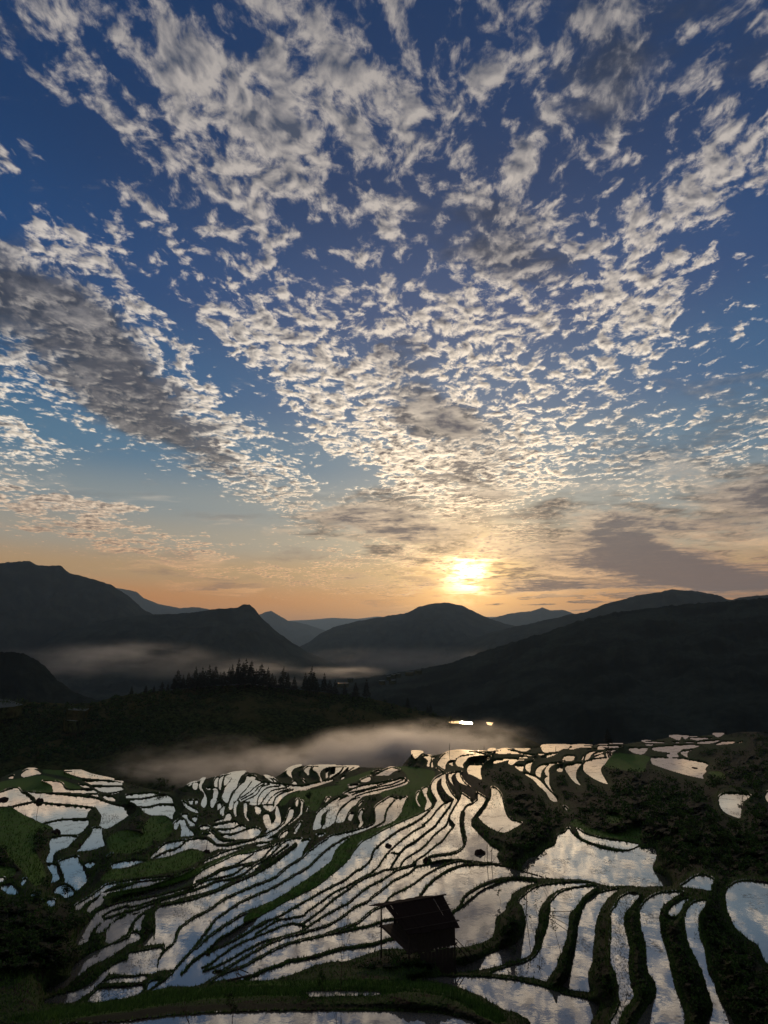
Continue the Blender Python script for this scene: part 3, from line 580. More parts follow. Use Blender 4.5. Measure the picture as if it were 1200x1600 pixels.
LAND, WATER, GREEN, BRUSH, BUND = 0, 1, 2, 3, 4
cover = np.zeros((NH, NW), np.uint8)
for cmd, pts in parse_plan(PLAN):
    if cmd[0] == 'L':
        stroke(cover, smooth_path(pts, False), float(cmd[1:]), BUND)
    else:
        fill_poly(cover, smooth_path(pts, True), {'W': WATER, 'G': GREEN, 'B': BRUSH}[cmd])
sky_x = np.array([p[0] for p in SKY_EDGE], float); sky_y = np.array([p[1] for p in SKY_EDGE], float)
# ---------------------------------------------------------------- value noise for shapes
def _hash(ix, iy, seed):
    h = (ix.astype(np.int64) * 374761393 + iy.astype(np.int64) * 668265263 + seed * 982451653) & 0xffffffff
    h = ((h ^ (h >> 13)) * 1274126177) & 0xffffffff
    return ((h ^ (h >> 16)) & 0xffff) / 65535.0
def vnoise(x, y, seed=0):
    ix, iy = np.floor(x), np.floor(y)
    fx, fy = x - ix, y - iy
    fx = fx * fx * (3 - 2 * fx); fy = fy * fy * (3 - 2 * fy)
    a = _hash(ix, iy, seed); b = _hash(ix + 1, iy, seed)
    c = _hash(ix, iy + 1, seed); d = _hash(ix + 1, iy + 1, seed)
    return (a * (1 - fx) + b * fx) * (1 - fy) + (c * (1 - fx) + d * fx) * fy - 0.5
def fbm(x, y, octaves=4, seed=0, gain=0.5):
    s, a, t = 0, 1, 0
    for o in range(octaves):
        s = s + a * vnoise(x, y, seed + o * 17); t += a
        x = x * 2.03 + 11.7; y = y * 2.03 + 5.3; a *= gain
    return s / t * 2

# ---------------------------------------------------------------- one level for each paddy
def label_runs(mask):
    lab = np.zeros(mask.shape, np.int32)
    parent = [0]
    def find(a):
        while parent[a] != a:
            parent[a] = parent[parent[a]]; a = parent[a]
        return a
    prev = []
    for r in range(mask.shape[0]):
        d = np.flatnonzero(np.diff(np.concatenate(([0], mask[r].astype(np.int8), [0]))))
        cur = []
        for s, e in zip(d[::2], d[1::2]):
            l = 0
            for ps, pe, pl in prev:
                if ps < e and pe > s:
                    pl = find(pl)
                    if l == 0: l = pl
                    elif pl != l: parent[pl] = l
            if l == 0:
                l = len(parent); parent.append(l)
            cur.append((s, e, l)); lab[r, s:e] = l
        prev = cur
    root = np.array([find(i) for i in range(len(parent))])
    lab = root[lab]
    ids, inv = np.unique(lab, return_inverse=True)
    return inv.reshape(lab.shape).astype(np.int32), len(ids)

yy_, xx_ = np.mgrid[0:NH, 0:NW]
_py = Y0 + yy_ / SS; _px = X0 + xx_ / SS
_amp = np.interp(_py, [1180, 1280, 1400, 1600], [0.3, 0.7, 1.3, 2.4]) * SS
_wl = np.interp(_py, [1180, 1400, 1600], [5, 8, 13])
_wx = xx_ + _amp * fbm(_px / _wl, _py / _wl, 3, 61, 0.65); _wy = yy_ + _amp * 0.7 * fbm(_px / _wl, _py / _wl, 3, 77, 0.65)
cover = cover[np.clip(np.rint(_wy), 0, NH - 1).astype(int), np.clip(np.rint(_wx), 0, NW - 1).astype(int)]   # slumped, uneven bank edges
lab2, nlab = label_runs(cover == WATER)
size = np.bincount(lab2.ravel(), minlength=nlab)
small = size < 36
small[0] = False
cover[small[lab2]] = LAND
lab2, nlab = label_runs(cover == WATER)
size = np.bincount(lab2.ravel(), minlength=nlab).astype(float)

# depth model of the slope: metres below the camera for a point of the survey
_ty = np.array([1100, 1130, 1150, 1170, 1200, 1250, 1300, 1400, 1430, 1500, 1600, 1800], float)
_tD = np.array([520, 400, 330, 270, 200, 125, 85, 47, 42, 32, 24, 16.5], float)
_td = np.array([_tD[i] * -(ray(600, _ty[i])[2]) / ray(600, _ty[i])[1] for i in range(len(_ty))])
def drop_model(px, py):
    s = np.clip((px - 150) / 600.0, -0.2, 1.15)
    base = np.interp(py, _ty, _td)
    return base * (1.18 - 0.36 * s)
gy, gx = np.mgrid[0:NH, 0:NW]
T2 = -drop_model(X0 + (gx + 0.5) / SS, Y0 + (gy + 0.5) / SS)
target = np.bincount(lab2.ravel(), weights=T2.ravel(), minlength=nlab) / size
# who borders whom (grow every pond 5 cells into the banks)
grow = lab2.copy()
for k in range(7):
    for ax, sh in ((0, 1), (0, -1), (1, 1), (1, -1)):
        r = np.roll(grow, sh, ax)
        grow = np.where((grow == 0) & (r > 0), r, grow)
pairs = {}
for ax in (0, 1):
    a, b = (grow[:-1], grow[1:]) if ax == 0 else (grow[:, :-1], grow[:, 1:])
    m = (a != b) & (a > 0) & (b > 0)
    u, c = np.unique(np.minimum(a[m], b[m]).astype(np.int64) * 4096 + np.maximum(a[m], b[m]), return_counts=True)
    for k, n in zip(u, c): pairs[int(k)] = pairs.get(int(k), 0) + int(n)
A = np.zeros((nlab, nlab)); rhs = np.zeros(nlab)
w0 = np.sqrt(size) * 0.14 + 0.5
A[np.arange(nlab), np.arange(nlab)] += w0; rhs += w0 * target
for k, n in pairs.items():
    i, j = divmod(k, 4096)
    w = min(n, 200) * 1.3
    A[i, i] += w; A[j, j] += w; A[i, j] -= w; A[j, i] -= w
level = np.linalg.solve(A, rhs)

# ---------------------------------------------------------------- ground heights between the ponds
def shrink(a): return a.reshape(a.shape[0] // SS, SS, a.shape[1] // SS, SS).mean((1, 3))
H1, W1 = NH // SS, NW // SS
wet = shrink((lab2 > 0).astype(np.float32))
lev = shrink(np.where(lab2 > 0, level[lab2], 0).astype(np.float32)) / np.maximum(wet, 1e-6)
lev[wet == 0] = 0
def pyramid_fill(v, w):
    if min(v.shape) <= 2:
        m = (v * w).sum() / max(w.sum(), 1e-9)
        return np.where(w > 0.01, v, m)
    h, ww = v.shape
    hp, wp = h + h % 2, ww + ww % 2
    V = np.zeros((hp, wp)); Wt = np.zeros((hp, wp))
    V[:h, :ww] = v * w; Wt[:h, :ww] = w
    Vs = V.reshape(hp // 2, 2, wp // 2, 2).sum((1, 3)); Ws = Wt.reshape(hp // 2, 2, wp // 2, 2).sum((1, 3))
    low = pyramid_fill(Vs / np.maximum(Ws, 1e-9), np.minimum(Ws, 1))
    yy = np.clip((np.arange(h) + 0.5) / 2 - 0.5, 0, low.shape[0] - 1); xx = np.clip((np.arange(ww) + 0.5) / 2 - 0.5, 0, low.shape[1] - 1)
    y0 = np.minimum(yy.astype(int), low.shape[0] - 2) if low.shape[0] > 1 else np.zeros(h, int)
    x0 = np.minimum(xx.astype(int), low.shape[1] - 2) if low.shape[1] > 1 else np.zeros(ww, int)
    fy = (yy - y0)[:, None]; fx = (xx - x0)[None]
    y1 = np.minimum(y0 + 1, low.shape[0] - 1); x1 = np.minimum(x0 + 1, low.shape[1] - 1)
    up = (low[y0][:, x0] * (1 - fx) + low[y0][:, x1] * fx) * (1 - fy) + (low[y1][:, x0] * (1 - fx) + low[y1][:, x1] * fx) * fy
    ww_ = np.minimum(w, 1)
    return v * ww_ + up * (1 - ww_)
PX, PY = np.meshgrid(X0 + np.arange(W1) + 0.5, Y0 + np.arange(H1) + 0.5)
Tm = -drop_model(PX, PY)
edge = np.zeros((H1, W1)); edge[-60:, :] = 0.01; edge[:, :40] = 0.01; edge[:, -40:] = 0.01
wt = (wet > 0.6) + 0.0
vv = np.where(wt > 0, lev, Tm); ww = np.where(wt > 0, 1.0, np.maximum(edge, 0.0006))
S = pyramid_fill(vv, ww)
fixed = wt > 0
for it in range(60):
    P = np.pad(S, 1, mode='edge')
    S = np.where(fixed, vv, (P[:-2, 1:-1] + P[2:, 1:-1] + P[1:-1, :-2] + P[1:-1, 2:]) / 4)
# distance (in survey points) from the shore, inland
dist = np.zeros((H1, W1)); cur = wet < 0.68
for k in range(60):
    dist += cur
    P = np.pad(cur, 1, mode='edge')
    if k % 2: cur = P[:-2, 1:-1] & P[2:, 1:-1] & P[1:-1, :-2] & P[1:-1, 2:] & cur
    else: cur = P[:-2, 1:-1] & P[2:, 1:-1] & P[1:-1, :-2] & P[1:-1, 2:] & P[:-2, :-2] & P[2:, 2:] & P[:-2, 2:] & P[2:, :-2] & cur
def blur(a, n):
    for _ in range(n):
        P = np.pad(a, 1, mode='edge')
        a = (P[:-2, 1:-1] + P[2:, 1:-1] + P[1:-1, :-2] + P[1:-1, 2:] + 4 * a) / 8
    return a
soft = blur(wet, 2)
land = wet < 0.68
near_lev = np.where(wet > 0.2, lev, -1e9)                  # banks keep the level of their higher pond
for _ in range(2):
    nl = near_lev.copy()
    for ax, sh in ((0, 1), (0, -1), (1, 1), (1, -1)):
        nl = np.maximum(nl, np.roll(near_lev, sh, ax))
    near_lev = nl
wdist = np.zeros((H1, W1)); cur = ~land
for k in range(5):
    wdist += cur
    P = np.pad(cur, 1, mode='edge'); cur = P[:-2, 1:-1] & P[2:, 1:-1] & P[1:-1, :-2] & P[1:-1, 2:] & cur
S = np.where(land & (near_lev > -1e8), np.maximum(S, near_lev), S)
rdx, rdy, rdz = ray(PX, PY)
depth = np.hypot(rdx, rdy) * S / rdz                      # horizontal metres from the camera
mpp = depth / F_PX                                         # metres that one survey point covers
green1 = shrink((cover == GREEN).astype(np.float32)); brush1 = shrink((cover == BRUSH).astype(np.float32)); bund1 = shrink((cover == BUND).astype(np.float32))
big = np.clip((dist - 5) / 9, 0, 1) * np.where((PY > 1512) & (PX < 835), 0.0, 1.0)
brushy = blur(np.clip(big * (1 - green1 * 1.0) , 0, 1), 4)
rise = np.minimum(dist * mpp * 0.75, 0.30 + 0.10 * vnoise(PX / 7, PY / 5, 3)) * (0.85 + 0.5 * vnoise(PX / 3.1, PY / 2.3, 5))
rise = rise * (1 - 0.55 * blur(green1, 2))
lump = fbm(PX / 17, PY / 10, 5, 9, 0.62)
rise = rise + brushy * np.clip((dist - 6) / 22, 0, 1) * (0.9 + 1.7 * lump) * np.clip(mpp * 22, 0.25, 1.8) * 0.8
h = np.maximum(rise, 0.025 + 0.35 * mpp)
h = np.where(dist > 2, blur(h, 1), h)
h = np.where(land, h, -np.minimum(0.22, mpp * (0.25 + 0.45 * wdist)))
Z = S + h
# ---------------------------------------------------------------- helpers
def tag(o, label=None, cat=None, group=None, kind=None):
    if label: o['label'] = label
    if cat: o['category'] = cat
    if group: o['group'] = group
    if kind: o['kind'] = kind
    return o
def mesh_obj(name, verts, faces, mat=None, parent=None, smooth=False):
    me = bpy.data.meshes.new(name); me.from_pydata([tuple(v) for v in verts], [], faces); me.update()
    if mat: me.materials.append(mat)
    if smooth: me.polygons.foreach_set('use_smooth', [True] * len(me.polygons))
    o = bpy.data.objects.new(name, me); COL.objects.link(o)
    if parent: o.parent = parent
    return o
def fast_mesh(name, V, F, mat=None, parent=None, smooth=False):
    """V (n,3) and F (m,k) arrays; k = 3 or 4"""
    me = bpy.data.meshes.new(name)
    V = np.ascontiguousarray(V, np.float32); F = np.ascontiguousarray(F, np.int32)
    m, k = F.shape
    me.vertices.add(len(V)); me.vertices.foreach_set('co', V.ravel())
    me.loops.add(m * k); me.loops.foreach_set('vertex_index', F.ravel())
    me.polygons.add(m); me.polygons.foreach_set('loop_start', np.arange(0, m * k, k, dtype=np.int32))
    if smooth: me.polygons.foreach_set('use_smooth', np.ones(m, bool))
    me.update(calc_edges=True); me.validate()
    if mat: me.materials.append(mat)
    o = bpy.data.objects.new(name, me); COL.objects.link(o)
    if parent: o.parent = parent
    return o
def empty(name, loc, label=None, cat=None, group=None):
    o = bpy.data.objects.new(name, None); COL.objects.link(o); o.location = loc
    return tag(o, label, cat, group)
def attr(o, name, vals):
    a = o.data.attributes.new(name, 'FLOAT', 'POINT'); a.data.foreach_set('value', np.ascontiguousarray(vals, np.float32).ravel())
def material(name):
    m = bpy.data.materials.new(name); m.use_nodes = True
    k = Nodes(m.node_tree)
    for n in list(k.n): k.n.remove(n)
    out = k.n.new('ShaderNodeOutputMaterial')
    return m, k, out
def get_attr(k, name):
    n = k.n.new('ShaderNodeAttribute'); n.attribute_name = name; return n.outputs['Fac']
def bump(k, height, strength, distance):
    n = k.n.new('ShaderNodeBump'); n.inputs['Strength'].default_value = strength; n.inputs['Distance'].default_value = distance
    k.put(n.inputs['Height'], height); return n.outputs[0]
def principled(k, out, color, rough=0.9, normal=None, spec=0.2):
    b = k.n.new('ShaderNodeBsdfPrincipled'); k.put(b.inputs['Base Color'], color if isinstance(color, bpy.types.NodeSocket) else (*color, 1))
    k.put(b.inputs['Roughness'], rough); b.inputs['Specular IOR Level'].default_value = spec
    if normal: k.l.new(normal, b.inputs['Normal'])
    k.l.new(b.outputs[0], out.inputs[0]); return b
def geo_pos(k):
    return k.n.new('ShaderNodeNewGeometry').outputs['Position']

# ---------------------------------------------------------------- materials
m_ground, k, out = material('terrace_earth')
pos = geo_pos(k)
n1 = k.noise(pos, 0.9, 6, 0.6); n2 = k.noise(pos, 7.0, 5, 0.65); n3 = k.noise(pos, 0.12, 3, 0.5)
grass = k.mix(k.rng(n2, 0.35, 0.68), (0.006, 0.014, 0.003), (0.040, 0.078, 0.012))
grass = k.mix(k.rng(n1, 0.48, 0.74), grass, (0.026, 0.046, 0.009))
soil = k.mix(k.rng(n2, 0.35, 0.7), (0.006, 0.003, 0.0025), (0.026, 0.011, 0.008))
bank = k.mix(k.rng(n1, 0.34, 0.52), soil, grass)
field = k.mix(k.rng(n2, 0.30, 0.72), (0.036, 0.095, 0.010), (0.080, 0.170, 0.018))
field = k.mix(k.rng(n1, 0.44, 0.72), field, (0.055, 0.070, 0.018))
brushc = k.mix(k.rng(n2, 0.40, 0.70), (0.003, 0.004, 0.0015), (0.014, 0.020, 0.005))
brushc = k.mix(k.rng(n1, 0.54, 0.70), brushc, (0.020, 0.034, 0.006))
c = k.mix(get_attr(k, 'brush'), bank, brushc)
c = k.mix(k.m('MULTIPLY', get_attr(k, 'bund'), 0.45), c, k.mix(k.rng(n1, 0.45, 0.62), soil, grass))
c = k.mix(get_attr(k, 'green'), c, field)
principled(k, out, c, 0.95, bump(k, n2, 0.8, 0.12), 0.12)

m_water, k, out = material('pond_water')
pos = geo_pos(k)
w1 = k.noise(k.mapping(pos, scale=(1, 1, 0)), 1.4, 3, 0.5); w2 = k.noise(k.mapping(pos, scale=(1, 1, 0)), 9.0, 2, 0.5)
h = k.m('ADD', k.m('MULTIPLY', w1, 0.6), k.m('MULTIPLY', w2, 0.05))
nb = bump(k, h, 0.35, 0.010)
gl = k.n.new('ShaderNodeBsdfGlossy'); gl.inputs['Color'].default_value = (0.97, 0.94, 0.90, 1); gl.inputs['Roughness'].default_value = 0.03
k.l.new(nb, gl.inputs['Normal'])
mudn = k.noise(k.mapping(pos, scale=(1, 1, 0)), 0.5, 6, 0.62)
patch_d = k.rng(mudn, 0.53, 0.64)
df = k.n.new('ShaderNodeBsdfDiffuse'); k.put(df.inputs[0], k.mix(k.m('MULTIPLY', k.rng(mudn, 0.3, 0.7), k.m('SUBTRACT', 1.0, k.m('MULTIPLY', patch_d, 0.8))), (0.13, 0.115, 0.09), (0.22, 0.195, 0.16)))
fr = k.n.new('ShaderNodeFresnel'); fr.inputs[0].default_value = 1.33
fac = k.m('MULTIPLY_ADD', fr.outputs[0], 3.2, 0.13, True)
speck = k.noise(k.mapping(pos, scale=(1, 1, 0)), 5.0, 5, 0.7)
patch = k.m('MULTIPLY', k.rng(mudn, 0.53, 0.64), k.rng(speck, 0.46, 0.58))
fac = k.m('MULTIPLY', fac, k.m('SUBTRACT', 1.0, k.m('MULTIPLY', patch, 0.7)))
ms = k.n.new('ShaderNodeMixShader'); k.put(ms.inputs[0], fac); k.l.new(df.outputs[0], ms.inputs[1]); k.l.new(gl.outputs[0], ms.inputs[2])
k.l.new(ms.outputs[0], out.inputs[0])

m_mount, k, out = material('mountain_forest')
pos = geo_pos(k)
n1 = k.noise(pos, 0.012, 7, 0.62); n2 = k.noise(pos, 0.12, 4, 0.6)
c = k.mix(k.rng(n1, 0.38, 0.64), (0.006, 0.009, 0.007), (0.026, 0.034, 0.025))
c = k.mix(k.m('MULTIPLY', k.rng(n2, 0.4, 0.7), 0.5), c, (0.004, 0.006, 0.004))
principled(k, out, c, 1.0, None, 0.0)

m_ridge, k, out = material('ridge_woodland')
pos = geo_pos(k)
n1 = k.noise(pos, 0.035, 6, 0.6); n2 = k.noise(pos, 0.5, 5, 0.65)
c = k.mix(k.rng(n2, 0.35, 0.68), (0.008, 0.011, 0.004), (0.045, 0.060, 0.018))
c = k.mix(k.rng(n1, 0.46, 0.62), c, (0.060, 0.054, 0.020))
principled(k, out, c, 1.0, bump(k, n2, 1.0, 1.2), 0.0)

def leaf_material(name, lo, hi):
    m, k, out = material(name)
    oi = k.n.new('ShaderNodeObjectInfo'); pos = geo_pos(k)
    n = k.noise(pos, 1.3, 4, 0.6)
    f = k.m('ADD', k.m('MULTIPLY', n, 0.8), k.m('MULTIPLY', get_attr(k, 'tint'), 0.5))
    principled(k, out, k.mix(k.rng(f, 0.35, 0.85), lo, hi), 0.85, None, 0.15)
    return m
m_leaf = leaf_material('shrub_leaves', (0.004, 0.009, 0.002), (0.036, 0.078, 0.010))
m_grass = leaf_material('bank_grass', (0.020, 0.050, 0.008), (0.10, 0.18, 0.026))
m_needle = leaf_material('conifer_needles', (0.006, 0.010, 0.005), (0.018, 0.026, 0.012))
m_seed = leaf_material('seedling_leaves', (0.014, 0.018, 0.006), (0.050, 0.058, 0.020))
m_bark, k, out = material('weathered_wood')
pos = k.n.new('ShaderNodeTexCoord').outputs['Object']
nn = k.noise(k.mapping(pos, scale=(6, 6, 1.2)), 4.0, 5, 0.6)
principled(k, out, k.mix(nn, (0.020, 0.014, 0.010), (0.060, 0.042, 0.030)), 0.85, bump(k, nn, 0.6, 0.01), 0.15)
m_thatch, k, out = material('dark_roof_bark')
nn = k.noise(k.mapping(k.n.new('ShaderNodeTexCoord').outputs['Object'], scale=(3, 14, 3)), 3.0, 5, 0.65)
principled(k, out, k.mix(nn, (0.008, 0.006, 0.005), (0.030, 0.017, 0.012)), 0.95, bump(k, nn, 0.9, 0.02), 0.05)

# ---------------------------------------------------------------- terraced hillside
cols = np.concatenate([np.array([-900, -600, -400, -280, -200]), np.arange(-159, -6, 9), np.arange(-2, 1203), np.arange(1209, 1360, 9), np.array([1420, 1550, 1750, 2100])]).astype(float)
rows = np.concatenate([np.arange(1040, 1128, 4), np.arange(1128, 1604), np.arange(1608, 1780, 6), np.array([1820, 1900, 2050, 2300, 2700, 3400, 5000])]).astype(float)
ci = np.clip(cols - X0, 0, W1 - 1).astype(int); ri = np.clip(rows - Y0, 0, H1 - 1).astype(int)
CX, RY = np.meshgrid(cols + 0.5, rows + 0.5)
Zg = Z[ri][:, ci].copy()
ye = np.interp(CX, sky_x, sky_y)
GX, GY, GZ = ground_point(CX, RY, Zg)
# beyond the brow the hillside falls away into the valley
er = np.clip(np.ceil(ye[0]).astype(int) + 1 - Y0, 0, H1 - 1)
Ze = Z[er, ci]
EX, EY, EZ = ground_point(cols + 0.5, er + Y0 + 0.5, Ze)
k_up = np.clip(er + Y0 + 0.5 - RY, 0, None)
dd = 0.35 * k_up + 0.014 * k_up ** 2
EL = np.hypot(EX, EY)
back = k_up > 0
GX = np.where(back, EX * (1 + dd / EL), GX); GY = np.where(back, EY * (1 + dd / EL), GY)
GZ = np.where(back, EZ - 0.62 * dd - 0.5 + 0.6 * np.minimum(dd, 3) * vnoise(EX / 3 + dd, EY / 3, 8), GZ)
nr, nc = GX.shape
idx = np.arange(nr * nc).reshape(nr, nc)
F = np.stack([idx[1:, :-1], idx[1:, 1:], idx[:-1, 1:], idx[:-1, :-1]], -1).reshape(-1, 4)
ground = fast_mesh('ground', np.stack([GX, GY, GZ], -1).reshape(-1, 3), F, m_ground, smooth=True)
attr(ground, 'green', np.clip(blur(green1, 1)[ri][:, ci], 0, 1)); attr(ground, 'bund', blur(bund1, 1)[ri][:, ci])
attr(ground, 'brush', np.clip(np.where(back, 0.6, blur(np.maximum(brushy, brush1), 2)[ri][:, ci]), 0, 1))
tag(ground, 'terraced hillside of earth banks and grassy field edges', kind='structure')

def surf(px, py, lift=0.0):
    """point of the hillside seen at a place of the survey"""
    i = int(np.clip(px - X0, 0, W1 - 1)); j = int(np.clip(py - Y0, 0, H1 - 1))
    z = Z[j, i] if wet[j, i] < 0.5 else S[j, i]
    x, y, z = ground_point(px, py, z)
    return Vector((float(x), float(y), float(z) + lift))

# ---------------------------------------------------------------- the ponds: one flat sheet of water each
grown = lab2.copy()
for kk in range(3):
    for ax, sh in ((0, 1), (0, -1), (1, 1), (1, -1)):
        r = np.roll(grown, sh, ax)
        grown = np.where((grown == 0) & (r > 0), r, grown)
runs = {}
for r in range(NH):
    row = grown[r]
    ch = np.flatnonzero(np.diff(np.concatenate(([0], row, [0]))))
    for s, e in zip(ch[:-1], ch[1:]):
        l = int(row[s])
        if l: runs.setdefault(l, []).append((r, s, e))
for l, rr in runs.items():
    a = np.array(rr, float)
    xs0 = X0 + a[:, 1] / SS; xs1 = X0 + a[:, 2] / SS; ya = Y0 + a[:, 0] / SS; yb = ya + 1 / SS
    z = level[l]
    c = [np.stack(ground_point(x, y, z), -1) for x, y in ((xs0, yb), (xs1, yb), (xs1, ya), (xs0, ya))]
    V = np.stack(c, 1).reshape(-1, 3)
    o = fast_mesh('water', V, np.arange(len(V)).reshape(-1, 4), m_water)
    tag(o, kind='structure')

# ---------------------------------------------------------------- valley floor and mountains
R = 26000
vf = mesh_obj('valley_floor', [(-R, -500, -160), (R, -500, -160), (R, R, -160), (-R, R, -160)], [(0, 1, 2, 3)], m_mount)
tag(vf, kind='structure')
def elev(px, py):
    a, b, c = ray(px, py); return a, b, c
def mountain(name, line, Dc, Df, zf, amp, seed, nrow=46, step=3.0, mat=m_mount, power=1.15, wob=0.06, fuzz=0.0, label=None):
    line = np.array(line, float)
    px = np.arange(line[0, 0], line[-1, 0] + 0.1, step)
    py = np.interp(px, line[:, 0], line[:, 1])
    py = py + fuzz * fbm(px / 6.0, px * 0 + seed, 3, seed, 0.7) + 0.8 * fbm(px / 40.0, px * 0, 2, seed + 3)
    a, b, c = ray(px, py)
    hl = np.hypot(a, b); ux, uy = a / hl, b / hl
    D = Dc * (1 + wob * fbm(px / 120.0, px * 0 + 4.2, 3, seed + 7))
    zc = c / hl * D
    t = np.concatenate([np.linspace(0, 1, nrow), [1.04, 1.12, 1.3]])
    T, U = np.meshgrid(t, np.arange(len(px)), indexing='ij')
    Tc = np.minimum(T, 1)
    dist_ = Df + (D[U] - Df) * T
    X = ux[U] * dist_; Y = uy[U] * dist_
    prof = Tc ** power
    Zm = zf + (zc[U] - zf) * prof
    Zm = np.where(T > 1, zc[U] - (T - 1) * (D[U] - Df) * 0.7, Zm)
    sc = (Dc - Df) / 3.2
    rid = 1 - np.abs(fbm(X / sc, Y / (sc * 1.7), 7, seed, 0.6)) * 2.6
    Zm = Zm + amp * (rid - 0.55) * np.clip(T * (1.0 - T) * 3.2, 0, 1) * (zc[U] - zf)
    lim = (c / hl)[U] * dist_ - 0.004 * (1 - Tc) * dist_
    Zm = np.where(T < 1, np.minimum(Zm, lim), Zm)
    n0, n1_ = X.shape
    ix = np.arange(n0 * n1_).reshape(n0, n1_)
    F = np.stack([ix[:-1, :-1], ix[:-1, 1:], ix[1:, 1:], ix[1:, :-1]], -1).reshape(-1, 4)
    o = fast_mesh(name, np.stack([X, Y, Zm], -1).reshape(-1, 3), F, mat, smooth=True)
    tag(o, label, kind='structure')
    return X, Y, Zm, px
mountain('mountain', [(420, 972), (450, 970), (520, 966), (560, 967), (590, 963), (640, 968), (700, 965), (900, 962), (1100, 960), (1300, 960)], 16000, 12000, -160, 0.2, 3, 20, label='faintest range of hills, orange with distance')
mountain('mountain', [(60, 960), (150, 925), (180, 919), (195, 921), (213, 925), (225, 935), (250, 944), (280, 950), (310, 948), (340, 955), (420, 975)], 9000, 6000, -160, 0.25, 5, 24, fuzz=0.8)
mountain('mountain', [(340, 990), (390, 966), (412, 957), (424, 954), (434, 961), (450, 970), (480, 975), (510, 986), (540, 1000), (600, 1010)], 9500, 7000, -160, 0.25, 6, 24, fuzz=0.8)
mountain('mountain', [(700, 985), (740, 972), (770, 965), (800, 958), (830, 955), (848, 949), (853, 951), (860, 954), (880, 953), (900, 960), (960, 970), (1000, 980)], 9000, 6500, -160, 0.25, 8, 24, fuzz=0.8)
mountain('mountain', [(400, 1040), (480, 1005), (500, 990), (520, 980), (560, 970), (610, 962), (635, 958), (655, 948), (680, 943), (700, 942), (720, 945), (740, 955), (770, 968), (790, 975), (850, 990), (950, 1010), (1040, 1030)], 4600, 2800, -160, 0.28, 11, 40, fuzz=1.2)
mountain('mountain', [(-500, 860), (-200, 866), (-60, 874), (0, 880), (30, 878), (45, 876), (60, 884), (95, 884), (108, 896), (150, 906), (175, 914), (200, 930), (225, 952), (260, 972), (330, 1010), (420, 1050)], 3400, 2100, -160, 0.30, 13, 40, fuzz=1.6)
mountain('mountain', [(60, 1010), (100, 985), (200, 963), (240, 960), (300, 957), (330, 952), (370, 950), (380, 945), (390, 945), (398, 951), (406, 962), (430, 985), (455, 1003), (480, 1018), (520, 1036), (580, 1056), (640, 1075)], 2500, 1500, -160, 0.26, 15, 44, fuzz=1.4)
mountain('mountain', [(700, 1010), (760, 990), (850, 970), (890, 960), (915, 957), (950, 942), (1000, 930), (1030, 925), (1050, 921), (1090, 924), (1120, 930), (1140, 938), (1165, 932), (1200, 929), (1400, 915), (1700, 905)], 3200, 1900, -160, 0.25, 17, 40, fuzz=1.2)
mountain('mountain', [(430, 1110), (500, 1082), (540, 1067), (560, 1061), (600, 1054), (640, 1048), (700, 1036), (780, 1010), (860, 985), (900, 971), (960, 957), (1050, 946), (1140, 939), (1200, 934), (1400, 915), (1800, 890)], 1350, 480, -125, 0.20, 19, 70, 2.2, power=1.0, fuzz=2.6)
mountain('hill', [(-500, 1030), (-200, 1025), (-60, 1020), (0, 1018), (30, 1020), (52, 1028), (70, 1040), (90, 1062), (120, 1084), (160, 1096), (240, 1110)], 800, 560, -130, 0.20, 23, 40, 2.0, fuzz=2.4)
ridge_line = [(-400, 1090), (-160, 1093), (0, 1095), (60, 1098), (120, 1100), (150, 1097), (180, 1088), (227, 1083), (277, 1077), (335, 1072), (390, 1069), (440, 1076), (490, 1080), (572, 1090), (637, 1106), (700, 1121), (760, 1133), (800, 1144), (850, 1166), (900, 1195), (940, 1230)]
RX, RYY, RZ, Rpx = mountain('hill', ridge_line, 430, 262, -80, 0.14, 29, 70, 1.6, mat=m_ridge, power=0.9, wob=0.03, fuzz=1.0)
rnd = random.Random(7)
rg = np.random.default_rng(11)
# ---------------------------------------------------------------- little flat ponds on the far slopes
def pond_far(pts, Dm):
    pts = np.array(pts, float); cxy = pts.mean(0)
    a, b, c = ray(*cxy); z = float(c / np.hypot(a, b) * Dm)
    P = [ground_point(x, y, z) for x, y in pts]; n = len(P)
    V = [(float(p[0]), float(p[1]), z) for p in P] + [(float(p[0]), float(p[1]), z - 14) for p in P]
    o = mesh_obj('water', V[:n], [tuple(range(n - 1, -1, -1))], m_water); tag(o, kind='structure')
    c0 = np.mean([v[:2] for v in V[:n]], 0)
    W = [(c0[0] + (v[0] - c0[0]) * 1.04, c0[1] + (v[1] - c0[1]) * 1.04, z - 0.05) for v in V[:n]] + [(v[0], v[1], z - 6) for v in V[:n]]
    o = mesh_obj('terrace_bank', W, [tuple(range(n - 1, -1, -1))] + [(i, (i + 1) % n, n + (i + 1) % n, n + i) for i in range(n)], m_ridge); tag(o, kind='structure')
pond_far([(-60, 1090), (0, 1092), (16, 1094), (36, 1101), (22, 1104), (0, 1106), (-60, 1107)], 420)
pond_far([(104, 1105), (140, 1104), (145, 1104), (133, 1111), (105, 1109)], 415)
pond_far([(100, 1120), (128, 1120), (135, 1122), (118, 1127), (103, 1125)], 385)
pond_far([(699, 1127), (715, 1126.5), (738, 1129), (738, 1131), (702, 1130)], 412)
pond_far([(760, 1128.5), (771, 1129), (768, 1133.5), (762, 1132.5)], 425)
